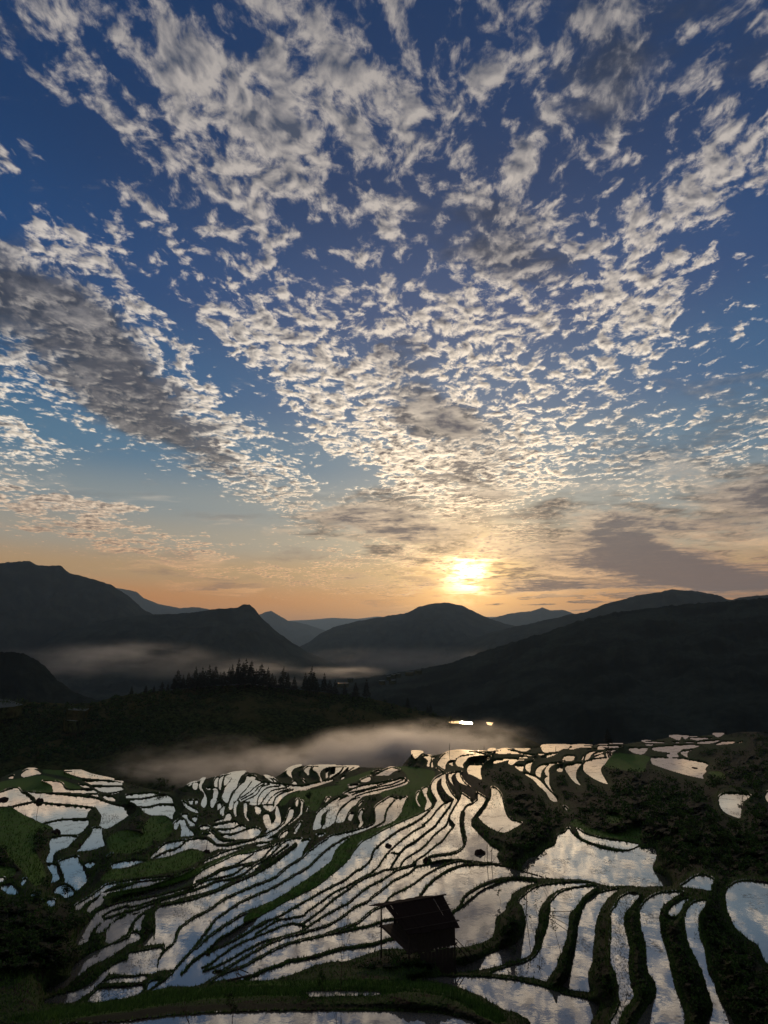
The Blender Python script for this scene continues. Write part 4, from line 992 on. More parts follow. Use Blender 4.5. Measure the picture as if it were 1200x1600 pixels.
for (x0, x1, y, hh) in [(592, 601, 1063.5, 1.4), (608, 618, 1062.6, 1.6), (611, 618, 1053.8, 1.5), (619, 625, 1052.2, 1.5), (633, 646, 1049.6, 1.2), (648, 658, 1047, 1.1), (527, 544, 1067.2, 1.5), (543, 551, 1059.5, 1.5), (604, 610, 1057, 1.0)]:
    pond_far([(x0, y), (x0 + 1, y - hh / 2), (x1, y - hh / 2), (x1 + 1, y), (x1 - 1, y + hh / 2), (x0 + 1, y + hh / 2)], 960)

# ---------------------------------------------------------------- haze over the whole landscape
def volume_box(name, lo, hi, mat):
    (a, b, c), (d, e, f) = lo, hi
    V = [(a, b, c), (d, b, c), (d, e, c), (a, e, c), (a, b, f), (d, b, f), (d, e, f), (a, e, f)]
    F = [(3, 2, 1, 0), (4, 5, 6, 7), (0, 1, 5, 4), (1, 2, 6, 5), (2, 3, 7, 6), (3, 0, 4, 7)]
    o = mesh_obj(name, V, F, mat); tag(o, kind='stuff'); return o
m_haze, k, out = material('haze')
pv = k.n.new('ShaderNodeVolumePrincipled'); pv.inputs['Color'].default_value = (0.60, 0.82, 1.0, 1)
pv.inputs['Density'].default_value = 5.2e-5; pv.inputs['Anisotropy'].default_value = 0.35
k.l.new(pv.outputs[0], out.inputs['Volume'])
volume_box('haze', (-27500, -700, -162), (27500, 27500, 1000), m_haze)

# ---------------------------------------------------------------- mist banks lying in the valley
def mist_bank(px, py, D, rx, ry, rz, density, seed, nscale=1.0, gain=1.6, rot=0.0, lo=0.36):
    a, b, c = ray(px, py); hl = float(np.hypot(a, b)); z = float(c) / hl * D
    m, k, out = material('mist')
    tcn = k.n.new('ShaderNodeTexCoord').outputs['Object']
    r2 = k.v('DOT_PRODUCT', tcn, tcn)
    fall = k.m('POWER', k.rng(r2, 1.0, 0.0), 2.2)
    n = k.noise(k.mapping(tcn, loc=(seed, seed * 2, 0), scale=(nscale * rx / ry * 0.6, nscale, nscale * 0.8)), 1.6, 4, 0.6)
    d = k.m('MULTIPLY', k.m('MULTIPLY', fall, k.rng(n, lo, lo + 0.32)), density)
    pv = k.n.new('ShaderNodeVolumePrincipled'); pv.inputs['Color'].default_value = (0.97, 0.95, 0.93, 1)
    pv.inputs['Anisotropy'].default_value = 0.78; k.put(pv.inputs['Density'], d)
    k.l.new(pv.outputs[0], out.inputs['Volume'])
    bm = bmesh.new(); bmesh.ops.create_icosphere(bm, subdivisions=3, radius=1.02)
    me = bpy.data.meshes.new('mist'); bm.to_mesh(me); bm.free(); me.materials.append(m)
    o = bpy.data.objects.new('mist', me); COL.objects.link(o)
    o.location = (float(a) / hl * D, float(b) / hl * D, z); o.scale = (rx, ry, rz); o.rotation_euler = (0, 0, rot)
    return tag(o, 'bank of white mist lying in the valley', kind='stuff')
mr = random.Random(31)
for q in range(17):
    f = q / 16.0
    mx = 250 + 505 * f + mr.uniform(-14, 14)
    my = 1206 - 42 * f ** 1.1 + mr.uniform(-4, 4)
    mist_bank(mx, my, 196 + 62 * f + mr.uniform(-10, 8), mr.uniform(12, 24), mr.uniform(10, 18), mr.uniform(4.5, 10.0) * (0.8 + 0.7 * f),
              (0.07 + 0.55 * f ** 2.0) * (1.0 if f < 0.8 else 0.45 if f < 0.92 else 0.12), q + 1, 1.7, lo=0.37, rot=mr.uniform(-.4, .4))
mist_bank(700, 1152, 268, 52, 20, 11, 0.07, 41, 1.9, lo=0.42)
mist_bank(350, 1190, 225, 60, 24, 12, 0.03, 44, 1.9, lo=0.42)
mist_bank(590, 1164, 256, 40, 18, 11, 0.08, 42, 1.5, lo=0.36)
mist_bank(640, 1172, 252, 60, 22, 12, 0.06, 43, 1.0, lo=0.25)
mist_bank(200, 1024, 1150, 200, 110, 36, 0.0085, 5)
mist_bank(60, 1040, 1050, 190, 100, 34, 0.0050, 6)
mist_bank(390, 1044, 1250, 150, 100, 26, 0.0060, 7)
mist_bank(530, 1050, 1300, 130, 90, 20, 0.0100, 8)
mist_bank(640, 1030, 2350, 620, 260, 70, 0.0011, 51, 1.0, lo=0.30)
mist_bank(300, 1040, 1450, 320, 150, 46, 0.0016, 52, 1.0, lo=0.30)
mist_bank(430, 1066, 760, 70, 50, 10, 0.0040, 9)

# ---------------------------------------------------------------- trees
def tube(verts, faces, p0, p1, r0, r1, n=5):
    p0, p1 = Vector(p0), Vector(p1); d = (p1 - p0)
    if d.length < 1e-6: return
    q = d.to_track_quat('Z', 'Y'); b = len(verts)
    for p, r in ((p0, r0), (p1, r1)):
        for i in range(n):
            a = 2 * math.pi * i / n
            verts.append(tuple(p + q @ Vector((math.cos(a) * r, math.sin(a) * r, 0))))
    for i in range(n): faces.append((b + i, b + (i + 1) % n, b + n + (i + 1) % n, b + n + i))
    faces.append(tuple(b + n + i for i in range(n)))
def conifer_mesh(seed, lean, fat, gappy):
    """unit-height spruce: whorls of drooping boughs, each a ragged tapering blade with needles"""
    r = random.Random(seed); V, F = [], []
    nw = 15
    for w in range(nw):
        t = w / (nw - 1)
        z = 0.16 + 0.80 * t
        L = fat * (1 - t) ** 0.8 * (0.75 + 0.5 * r.random()) + 0.012
        nb = 7 if t < 0.7 else 5
        for j in range(nb):
            if r.random() < gappy: continue
            a = 2 * math.pi * (j + r.random() * 0.7) / nb + w
            l = L * (0.7 + 0.5 * r.random())
            dx_, dy_ = math.cos(a), math.sin(a); droop = 0.30 * l
            base = Vector((lean * z, 0, z + 0.02)); tip = base + Vector((dx_ * l, dy_ * l, -droop))
            side = Vector((-dy_, dx_, 0)) * l * 0.26
            mid = base.lerp(tip, 0.55)
            b = len(V)
            V += [tuple(base), tuple(mid + side + Vector((0, 0, -0.012))), tuple(tip), tuple(mid - side + Vector((0, 0, -0.012))), tuple(mid + Vector((0, 0, 0.022))), tuple(mid + Vector((0, 0, -0.035)))]
            F += [(b, b + 1, b + 4), (b + 1, b + 2, b + 4), (b + 2, b + 3, b + 4), (b + 3, b, b + 4), (b, b + 5, b + 1), (b + 2, b + 1, b + 5), (b + 3, b + 2, b + 5)]
    b = len(V); V += [(lean - 0.01, 0, 0.93), (lean + 0.01, 0.008, 0.93), (lean, -0.01, 0.93), (lean, 0, 1.01)]
    F += [(b, b + 1, b + 3), (b + 1, b + 2, b + 3), (b + 2, b, b + 3)]
    me = bpy.data.meshes.new('crown'); me.from_pydata(V, [], F); me.update(); me.materials.append(m_needle)
    V, F = [], []; tube(V, F, (0, 0, -0.08), (lean * 0.5, 0, 0.5), 0.016, 0.011, 6); tube(V, F, (lean * 0.5, 0, 0.5), (lean * 0.93, 0, 0.93), 0.011, 0.003, 6)
    mt = bpy.data.meshes.new('trunk'); mt.from_pydata(V, [], F); mt.update(); mt.materials.append(m_bark)
    return me, mt
CONIF = [conifer_mesh(s, l, f, g) for s, l, f, g in ((1, 0.02, 0.24, 0.1), (2, -0.03, 0.30, 0.15), (3, 0.0, 0.22, 0.2), (4, 0.03, 0.34, 0.12), (5, -0.01, 0.27, 0.3))]
def ridge_z(px, py, D):
    a, b, c = ray(px, py); hl = float(np.hypot(a, b)); return Vector((float(a) / hl * D, float(b) / hl * D, float(c) / hl * D))
def place_conifer(px, py, hpx, D, kind, label, group):
    p = ridge_z(px, py, D); H = hpx * D / F_PX / math.cos(math.atan((800 - py) / F_PX)) * 0.98
    e = empty('conifer_tree', p, label, 'tree', group); e.scale = (H * 1.2, H * 1.2, H); e.rotation_euler = (0, 0, px * 1.7)
    me, mt = CONIF[kind % 5]
    for nm, mm in (('crown', me), ('trunk', mt)):
        o = bpy.data.objects.new(nm, mm); COL.objects.link(o); o.parent = e
    return e
def crest_y(x): return float(np.interp(x, [p[0] for p in ridge_line], [p[1] for p in ridge_line]))
TENS = ['', '', 'twenty', 'thirty', 'forty']
ONES = ['', 'first', 'second', 'third', 'fourth', 'fifth', 'sixth', 'seventh', 'eighth', 'ninth', 'tenth', 'eleventh', 'twelfth', 'thirteenth', 'fourteenth', 'fifteenth', 'sixteenth', 'seventeenth', 'eighteenth', 'nineteenth']
def ordinal(i):
    n = i + 1
    if n < 20: return ONES[n]
    return TENS[n // 10][:-1] + 'ieth' if n % 10 == 0 else TENS[n // 10] + '-' + ONES[n % 10]
ridge_trees = [(205, 9), (227, 8), (240, 7), (252, 10), (262, 8), (270, 14), (277, 21), (285, 15), (293, 17), (299, 14), (305, 23), (311, 17), (315, 22), (320, 18), (326, 24), (331, 19), (336, 22), (343, 15), (350, 16), (357, 20), (362, 23), (368, 21), (372, 29), (377, 25), (383, 29), (389, 23), (393, 27), (399, 18), (407, 25), (412, 17), (418, 22), (423, 16), (430, 13), (437, 14), (443, 25), (449, 19), (460, 15), (476, 20), (482, 16), (486, 28), (491, 22), (495, 15), (507, 22), (515, 15), (524, 16), (538, 14), (556, 16), (572, 21)]
for i, (x, hh) in enumerate(ridge_trees):
    place_conifer(x + 0.6 * math.sin(i * 3.1), crest_y(x) + 2.0, (hh + 2) * 1.22, 430 * (0.985 + 0.02 * math.sin(i * 2.3)), i,
                  f'{ordinal(i)} conifer from the left along the misty ridge crest, {"tall" if hh > 22 else "middling" if hh > 15 else "short"}', 'conifers along the ridge crest')
place_conifer(637, crest_y(637) + 1, 15, 428, 1, 'lone conifer on the falling right shoulder of the ridge, left of the pair', 'conifers on the shoulder')
place_conifer(668, crest_y(668) + 1, 11, 428, 2, 'smaller conifer of the pair on the right shoulder of the ridge', 'conifers on the shoulder')
place_conifer(673, crest_y(673) + 1, 14, 427, 4, 'taller conifer of the pair on the right shoulder of the ridge', 'conifers on the shoulder')
def skyline_tree(px, hh, kind, label):
    yy = float(np.interp(px, sky_x, sky_y)) + 1.0
    p = surf(px, yy + 1); D = math.hypot(p.x, p.y)
    e = place_conifer(px, yy, hh, D, kind, label, None); e.location = p; return e
skyline_tree(950, 20, 3, 'pointed conifer standing behind the bright far ponds on the skyline')
skyline_tree(1135, 6, 1, 'tiny conifer beside the topmost pond at the far right skyline')

def leaf_cloud(centers, radii, n_each, size, rg, flat=0.75):
    """n leaf clumps around each centre: small tilted 2-triangle leaves"""
    c = np.repeat(centers, n_each, 0); r = np.repeat(radii, n_each)
    n = len(c); d = rg.normal(size=(n, 3)); d /= np.linalg.norm(d, axis=1)[:, None]
    rad = r * rg.uniform(0.35, 1.0, n) ** 0.6
    p = c + d * rad[:, None] * [1, 1, flat]
    s = (np.repeat(size, n_each) if np.ndim(size) else size) * rg.uniform(0.6, 1.5, n)
    u = rg.normal(size=(n, 3)); u /= np.linalg.norm(u, axis=1)[:, None]
    v = np.cross(u, rg.normal(size=(n, 3))); v /= np.linalg.norm(v, axis=1)[:, None]
    V = np.stack([p - u * s[:, None], p + v * s[:, None] * 0.5, p + u * s[:, None], p - v * s[:, None] * 0.5], 1).reshape(-1, 3)
    F = np.arange(n * 4).reshape(-1, 4)
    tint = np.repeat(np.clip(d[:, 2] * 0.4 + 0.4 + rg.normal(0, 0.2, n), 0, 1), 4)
    return V, F, tint
def broadleaf(px, py, hpx, label, cat='tree', name='broadleaf_tree', dens=260, lift=0.0):
    p = surf(px, py); D = math.hypot(p.x, p.y); H = hpx * D / F_PX
    e = empty(name, p, label, cat)
    r = random.Random(int(px * 7)); cs = np.array([[r.uniform(-.3, .3) * H, r.uniform(-.3, .3) * H, H * r.uniform(.45, .85)] for _ in range(7)])
    V, F, T = leaf_cloud(cs, np.full(7, H * 0.24), dens // 7, H * 0.05, rg)
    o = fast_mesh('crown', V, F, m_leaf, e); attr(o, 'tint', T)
    V, F = [], []; tube(V, F, (0, 0, -0.3), (0.02 * H, 0, 0.5 * H), H * 0.03, H * 0.015)
    for c in cs[:5]: tube(V, F, (0.01 * H, 0, 0.3 * H), tuple(c), H * 0.014, H * 0.005, 4)
    mesh_obj('trunk', V, F, m_bark, e); return e
broadleaf(251, 1237, 19, 'round leafy tree on the brow of the left terraces against the mist')
broadleaf(236, 1233, 9, 'low bush left of the round leafy tree on the misty brow', 'bush', 'bush')
broadleaf(207, 1214, 11, 'small bush on the brow at the left, far from the round tree', 'bush', 'bush')
broadleaf(269, 1238, 10, 'low bush right of the round leafy tree on the misty brow', 'bush', 'bush')
broadleaf(483, 1254, 14, 'dark bush on the grassy spur in the middle of the terraces', 'bush', 'bush', 400)
broadleaf(924, 1163, 7, 'little round tree behind the far ponds left of the pointed conifer')
broadleaf(584, 1217, 11, 'dark bush beside the small bright pond on the central brow', 'bush', 'bush')

for (bx, by, bh, lb) in [(1062, 1290, 22, 'tall shrub in the right thicket, above the right end of the cloudy pond'), (1085, 1318, 26, 'large shrub in the heart of the right thicket'),
        (1048, 1332, 20, 'shrub at the right shore of the cloudy pond, lowest on that shore'), (1110, 1296, 18, 'shrub just below left of the pale D-shaped pond'), (1128, 1330, 24, 'large shrub straight below the pale D-shaped pond'),
        (1150, 1306, 20, 'shrub close under the tip of the pale D-shaped pond'), (1175, 1338, 26, 'biggest shrub near the right edge, above the round near pond'), (1095, 1352, 20, 'shrub just above the little domed pond'),
        (1068, 1362, 16, 'small shrub at the left corner of the little domed pond'), (1140, 1362, 18, 'shrub on the bank top between the domed pond and the round near pond'), (1190, 1290, 18, 'shrub at the right edge level with the pale D-shaped pond'),
        (1020, 1300, 15, 'shrub beside the right end of the thin crescent pond'), (1005, 1268, 13, 'small shrub on the slope above the green crescent strip'), (1160, 1246, 14, 'shrub just above the pale D-shaped pond'),
        (1120, 1232, 12, 'small shrub on the slope between the long far pond and the D-shaped one'), (1180, 1210, 13, 'highest shrub of the right slope, near the right edge')]:
    e = broadleaf(bx, by, bh, lb, 'shrub', 'shrub', 420); e['group'] = 'shrubs of the right bank thicket'
for (bx, by, bh, lb) in [(795, 1262, 13, 'shrub on top of the dark knoll, nearest the bright curved pond'), (845, 1272, 15, 'shrub on the middle of the dark knoll above the cloudy pond'), (872, 1292, 12, 'shrub at the right shoulder of the dark knoll'), (60, 1420, 22, 'large shrub in the dark hollow at the left edge'), (105, 1402, 16, 'smaller shrub in the left hollow beside the strip ponds'), (20, 1490, 26, 'lowest shrub at the left edge above the near bank')]:
    broadleaf(bx, by, bh, lb, 'shrub', 'shrub', 420)
# woodland on the ridge: crowns nobody could count
nw_ = 5200
ii = rg.integers(0, RX.shape[1], nw_); jj = (rg.uniform(0.42, 1.0, nw_) ** 0.8 * 69).astype(int)
c = np.stack([RX[jj, ii], RYY[jj, ii], RZ[jj, ii]], 1)
ok = (Rpx[ii] > -60) & (Rpx[ii] < 880)
dens_ = fbm(c[:, 0] / 40, c[:, 1] / 40, 3, 5)
ok &= (dens_ + rg.uniform(-0.5, 0.5, nw_) * 0.5 > -0.05) | (Rpx[ii] < 260)
c = c[ok]; rad = rg.uniform(0.7, 2.0, len(c)) * np.where(rg.random(len(c)) < 0.1, 1.7, 1)
c[:, 2] += rad * 0.45
V, F, T = leaf_cloud(c, rad, 22, 0.55, rg, 0.9)
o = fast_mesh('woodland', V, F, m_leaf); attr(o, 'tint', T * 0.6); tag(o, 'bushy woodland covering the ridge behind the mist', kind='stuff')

# ---------------------------------------------------------------- undergrowth and grass on the banks
def scatter(n, x0, x1, y0, y1):
    px = rg.uniform(x0, x1, n); py = rg.uniform(y0, y1, n)
    i = np.clip((px - X0).astype(int), 0, W1 - 1); j = np.clip((py - Y0).astype(int), 0, H1 - 1)
    return px, py, i, j
px, py, i, j = scatter(60000, -40, 1240, 1150, 1640)
okk = (brushy[j, i] > rg.uniform(0.15, 0.9, len(px))) & (green1[j, i] < 0.3) & (py > np.interp(px, sky_x, sky_y) + 3) & (dist[j, i] > 5)
clus = fbm(px / 14, py / 9, 3, 21)
okk &= clus > rg.uniform(-0.35, 0.35, len(px))
px, py, i, j = px[okk], py[okk], i[okk], j[okk]
x, y, z = ground_point(px, py, Z[j, i]); mp = mpp[j, i]
r_ = np.clip(mp * rg.uniform(2.2, 6.0, len(px)), 0.10, 0.9)
V, F, T = leaf_cloud(np.stack([x, y, z + r_ * 0.3], 1), r_, 16, np.clip(mp * 1.25, 0.03, 0.20), rg)
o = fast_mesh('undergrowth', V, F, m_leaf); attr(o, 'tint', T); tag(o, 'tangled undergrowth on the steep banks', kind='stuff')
print('undergrowth quads', len(F))

def tufts(px, py, hh, blades, rg, lean=0.45, wide=0.10, zlift=0.0, water=False):
    i = np.clip((px - X0).astype(int), 0, W1 - 1); j = np.clip((py - Y0).astype(int), 0, H1 - 1)
    zz_ = S[j, i] - 0.02 if water else Z[j, i] - 0.02
    x, y, z = ground_point(px, py, zz_)
    c = np.repeat(np.stack([x, y, z], 1), blades, 0); n = len(c); H = np.repeat(hh, blades) * rg.uniform(0.55, 1.2, n)
    a = rg.uniform(0, 2 * np.pi, n); l = rg.uniform(0, lean, n)
    off = np.stack([np.cos(a), np.sin(a), 0 * a], 1)
    side = np.stack([-np.sin(a), np.cos(a), 0 * a], 1) * (H * wide)[:, None]
    b0 = c + off * (H * 0.15)[:, None]
    tip = b0 + off * (H * l)[:, None] + np.array([0, 0, 1]) * H[:, None]
    V = np.stack([b0 - side, b0 + side, tip], 1).reshape(-1, 3)
    return V, np.arange(len(V)).reshape(-1, 3), np.repeat(rg.uniform(0, 1, n), 3)
px, py, i, j = scatter(150000, -30, 1230, 1230, 1640)
edge_ok = (dist[j, i] >= 1) & ((brush1[j, i] < 0.3) | (py < 1500)) & (brushy[j, i] < 0.5) & (py > np.interp(px, sky_x, sky_y) + 3)
keep = edge_ok & (rg.uniform(0, 1, len(px)) < np.clip((py - 1200) / 260, 0.10, 1)) & ((dist[j, i] < 9) | (green1[j, i] > 0.4) | (rg.random(len(px)) < 0.4))
px, py, i, j = px[keep], py[keep], i[keep], j[keep]
hh = np.clip(mpp[j, i] * rg.uniform(1.6, 4.2, len(px)), 0.07, 0.42)
V, F, T = tufts(px, py, hh, 4, rg)
o = fast_mesh('grass', V, F, m_grass); attr(o, 'tint', T); tag(o, 'rough grass growing along the earth banks', kind='stuff')
print('grass tris', len(F))
# tall grass on the front bank
px = rg.uniform(-20, 830, 16000); py = np.interp(px, [0, 100, 300, 600, 700, 800], [1592, 1583, 1553, 1548, 1558, 1598]) + rg.normal(0, 9, len(px))
i = np.clip((px - X0).astype(int), 0, W1 - 1); j = np.clip((py - Y0).astype(int), 0, H1 - 1); m_ = (dist[j, i] > 0) & (py < 1650) & (green1[j, i] > 0.4); px, py, i, j = px[m_], py[m_], i[m_], j[m_]
V, F, T = tufts(px, py, rg.uniform(0.07, 0.22, len(px)), 4, rg, 0.6, 0.06)
o = fast_mesh('grass', V, F, m_grass); attr(o, 'tint', T); tag(o, 'tall green grass on the near bank', kind='stuff')

# seedlings and stubble standing in some ponds
sx, sy = [], []
def speck(x0, x1, y0, y1, n, poly=None):
    for _ in range(n):
        a, b = rnd.uniform(x0, x1), rnd.uniform(y0, y1)
        if poly is not None:
            c_ = np.interp(b, [p[0] for p in poly], [p[1] for p in poly]); a = c_ + rnd.gauss(0, 1) * (x1 - x0) * 0.5
        i_, j_ = int(a - X0), int(b - Y0)
        if 0 <= i_ < W1 and 0 <= j_ < H1 and wet[j_, i_] > 0.9: sx.append(a); sy.append(b)
speck(0, 20, 1400, 1620, 1500, [(1400, 985), (1450, 968), (1500, 975), (1540, 980), (1580, 975), (1620, 960)])
speck(505, 535, 1245, 1300, 260); speck(700, 722, 1270, 1345, 90); speck(733, 745, 1265, 1300, 40); speck(765, 785, 1228, 1262, 70)
speck(690, 700, 1255, 1290, 30); speck(155, 185, 1272, 1288, 90); speck(440, 460, 1415, 1450, 60); speck(395, 440, 1340, 1400, 220)
speck(400, 560, 1410, 1450, 260); speck(270, 330, 1380, 1440, 500); speck(560, 640, 1330, 1360, 140); speck(1085, 1100, 1410, 1470, 120); speck(1005, 1022, 1430, 1446, 40)
speck(140, 200, 1535, 1562, 400); speck(60, 160, 1555, 1580, 300); speck(200, 245, 1480, 1520, 200); speck(610, 660, 1258, 1300, 120)
sx, sy = np.array(sx), np.array(sy)
hh = np.array([min(0.16, max(0.05, mpp[int(b - Y0), int(a - X0)] * 1.2)) for a, b in zip(sx, sy)])
V, F, T = tufts(sx, sy, hh, 5, rg, 0.9, 0.16, water=True)
o = fast_mesh('rice_seedlings', V, F, m_seed); attr(o, 'tint', T); tag(o, 'rice seedlings and stubble standing in the pond water', kind='stuff')

# ---------------------------------------------------------------- field hut on stilts
def gp(px, py, z):
    a = ground_point(px, py, z); return Vector((float(a[0]), float(a[1]), float(z)))
base = surf(662, 1500); zb = base.z
TL, TR = gp(601, 1416, zb + 2.45), gp(693, 1400, zb + 2.45)
BR, BL = gp(717, 1447, zb + 1.80), gp(638, 1461, zb + 1.80)
hut = empty('field_hut', (TL + TR) / 2 - Vector((0, 0, 2.45)), 'small dark wooden field hut on stilts standing among the near ponds', 'hut')
def rel(p): return Vector(p) - hut.location
def part(name, V, F, mat, parent=None):
    return mesh_obj(name, V, F, mat, parent or hut)
def beam(name, p0, p1, w, mat=m_bark, parent=None, n=6):
    V, F = [], []; q0, q1 = rel(p0), rel(p1)
    tube(V, F, q0, q1, w, w * 0.85, n); return part(name, V, F, mat, parent)
hr = random.Random(3)
ax = (TR - TL); ax_n = ax.normalized()
down1 = ((BR - TR) + (BL - TL)) / 2
down2 = Vector((-down1.x, -down1.y, down1.z))
def roof_side(down, shift, lift=0.0):
    n = 11
    for q in range(n):
        t0, t1 = q / n, (q + 1) / n
        a0 = TL.lerp(TR, t0 + 0.004); a1 = TL.lerp(TR, t1 - 0.002)
        if shift:
            e0 = BL.lerp(BR, t0 + 0.004) ; e1 = BL.lerp(BR, t1 - 0.002)
        else: e0, e1 = a0 + down, a1 + down
        ext = hr.uniform(-0.02, 0.09); dn = down.normalized()
        e0 = e0 + dn * (ext + hr.uniform(-.03, .03)); e1 = e1 + dn * (ext + hr.uniform(-.03, .03))
        up = Vector((0, 0, 0.012 + 0.018 * (q % 2) + hr.uniform(0, .01)))
        a0 = a0 - dn * 0.05; a1 = a1 - dn * 0.05
        P_ = [rel(v + up) for v in (a0, a1, e1, e0)]; Q_ = [v - Vector((0, 0, 0.035)) for v in P_]
        part('roof_plank', P_ + Q_, [(3, 2, 1, 0), (4, 5, 6, 7), (0, 1, 5, 4), (1, 2, 6, 5), (2, 3, 7, 6), (3, 0, 4, 7)], m_thatch)
roof_side(down1, True); roof_side(down2, False)
beam('ridge_pole', TL - ax_n * 0.12 + Vector((0, 0, 0.05)), TR + ax_n * 0.16 + Vector((0, 0, 0.05)), 0.045)
beam('roof_batten', TL.lerp(BL, .5) - ax_n * .10 + Vector((0, 0, .07)), TR.lerp(BR, .5) + ax_n * .12 + Vector((0, 0, .07)), 0.022)
beam('roof_batten', TL.lerp(BL, .88) - ax_n * .06 + Vector((0, 0, .07)), TR.lerp(BR, .88) + ax_n * .16 + Vector((0, 0, .07)), 0.022)
def corner(t, s):
    p = TL.lerp(TR, t) + (down1 if s > 0 else down2) * abs(s); return p
zf_ = zb + 0.85
posts = []
for t in (0.16, 0.90):
    for s in (0.80, -0.80):
        top = corner(t, s); g = Vector((top.x, top.y, zb - 0.7)); posts.append((top, g))
        beam('post', g, top, 0.048)
f0, f1, f2, f3 = [Vector((posts[i_][0].x, posts[i_][0].y, zf_)) for i_ in (0, 2, 3, 1)]
for a_, b_ in ((f0, f1), (f1, f2), (f2, f3), (f3, f0)):
    e_ = (b_ - a_).normalized() * 0.15
    beam('floor_beam', a_ - e_, b_ + e_, 0.04)
for q in range(10):
    t = (q + 0.5) / 10; a_ = f0.lerp(f1, t); b_ = f3.lerp(f2, t); w = (f1 - f0) * 0.045
    P_ = [rel(v + Vector((0, 0, .06))) for v in (a_ - w, a_ + w, b_ + w, b_ - w)]; Q_ = [v - Vector((0, 0, 0.03)) for v in P_]
    part('floor_plank', P_ + Q_, [(3, 2, 1, 0), (4, 5, 6, 7), (0, 1, 5, 4), (1, 2, 6, 5), (2, 3, 7, 6), (3, 0, 4, 7)], m_bark)
def wall(a_, b_, z0, z1, n):
    out_ = Vector(((b_ - a_).y, -(b_ - a_).x, 0)).normalized() * 0.02
    for q in range(n):
        s0 = a_.lerp(b_, q / n + .006); s1 = a_.lerp(b_, (q + 1) / n - .006); zz0 = z0 + hr.uniform(-.04, .03); zz1 = z1 + hr.uniform(-.06, .04)
        P_ = [rel(Vector((s0.x, s0.y, zz0))), rel(Vector((s1.x, s1.y, zz0))), rel(Vector((s1.x, s1.y, zz1))), rel(Vector((s0.x, s0.y, zz1)))]
        Q_ = [v + out_ for v in P_]
        part('wall_board', P_ + Q_, [(3, 2, 1, 0), (4, 5, 6, 7), (0, 1, 5, 4), (1, 2, 6, 5), (2, 3, 7, 6), (3, 0, 4, 7)], m_bark)
m0 = f0.lerp(f1, 0.20); m3 = f3.lerp(f2, 0.20)
wall(f0.lerp(f1, 0.18), f0.lerp(f1, 0.99), zf_ - 0.10, zf_ + 0.92, 9)
wall(f3.lerp(f2, 0.28), f3.lerp(f2, 0.99), zf_, zf_ + 0.92, 8)
wall(f1.lerp(f2, .02), f1.lerp(f2, .98), zf_, zf_ + 0.9, 6)
beam('rail', f0 + Vector((0, 0, .32)), f0.lerp(f1, .3) + Vector((0, 0, .34)), 0.025)
wall(f0.lerp(f1, .24), f0.lerp(f1, .97), zb - 0.4, zf_ - 0.10, 9)
beam('ladder_pole', Vector((f1.x, f1.y, zf_ + .35)) - ax_n * .35, Vector((f1.x, f1.y, zb - .1)) + ax_n * .95, 0.028)
beam('ladder_pole', Vector((f1.x, f1.y, zf_ + .50)) - ax_n * .25, Vector((f1.x, f1.y, zb - .1)) + ax_n * 1.25, 0.025)
beam('brace', posts[0][0] - Vector((0, 0, .05)), f0.lerp(f1, .28) + Vector((0, 0, .35)), 0.022)
for q in range(7):
    a_ = TR.lerp(BR, hr.random()); beam('roof_batten', a_ - ax_n * .3 + Vector((0, 0, .05)), a_ + ax_n * hr.uniform(.06, .2) + Vector((0, 0, .05)), 0.012, n=4)

# ---------------------------------------------------------------- poles, rods, saplings, mud heaps
def pole(px0, py0, px1, py1, w, label, name='pole', cat='pole', lean_to=None, lift=None):
    """pole planted at (px0,py0), top seen at (px1,py1), standing roughly upright"""
    p0 = surf(px0, py0, -0.1); D0 = math.hypot(p0.x, p0.y)
    a, b, c = ray(px1, py1); hl = math.hypot(a, b); top = Vector((float(a) / hl * D0, float(b) / hl * D0, float(c) / hl * D0))
    V, F = [], []; tube(V, F, (0, 0, 0), tuple(top - p0), w, w * 0.6, 6)
    o = mesh_obj(name, V, F, m_bark); o.location = p0; tag(o, label, cat); return p0, top
pole(822, 1432, 824.5, 1346, 0.028, 'tall thin bamboo pole standing in the pond below the dark knoll')
pole(57, 1275, 64, 1238, 0.05, 'thin pole stuck in the upper left pond beside a small heap')
pole(240, 1420, 243, 1387, 0.035, 'thin pole on the tip of the dark bank at the left of the near ponds')
pole(322, 1331, 324.5, 1312, 0.05, 'short pole on a mud heap at the end of the green field')
pole(761, 1349, 761.5, 1319, 0.035, 'left upright of the bare pole frame on the bank under the dark knoll')
pole(768, 1349, 768.5, 1322, 0.035, 'right upright of the bare pole frame on the bank under the dark knoll')
pole(756, 1346, 761, 1320, 0.02, 'thin raking prop of the pole frame under the dark knoll')
pole(767, 1348, 776, 1338, 0.02, 'short slanting stick at the foot of the pole frame under the knoll')
pole(116, 1213, 117, 1203, 0.05, 'short post on the edge of the far left pond')
pole(702, 1176, 702.5, 1162, 0.08, 'thin pole standing behind the bright ponds near the mist')
pole(756, 1176, 756.5, 1166, 0.08, 'thin pole at the back edge of the bright ponds, right of another')
pole(868, 1175, 868.5, 1166, 0.08, 'thin pole in the first large pond of the far right terraces')
def rod(ptsA, ptsB, w, label, lift=0.35):
    a_, b_ = surf(*ptsA, lift), surf(*ptsB, lift)
    V, F = [], []; tube(V, F, (0, 0, 0), tuple(b_ - a_), w, w * 0.8, 6)
    o = mesh_obj('rod', V, F, m_bark); o.location = a_; tag(o, label, 'rod')
rod((860, 1427), (892, 1427), 0.018, 'level stick reaching from bank to bank across the narrow pond', 0.1)
rod((859, 1433), (888, 1449), 0.018, 'slanting stick across the narrow pond just below the level one', 0.1)
rod((849, 1385), (857, 1400), 0.014, 'short stick leaning over the pond above the two crossing sticks', 0.15)
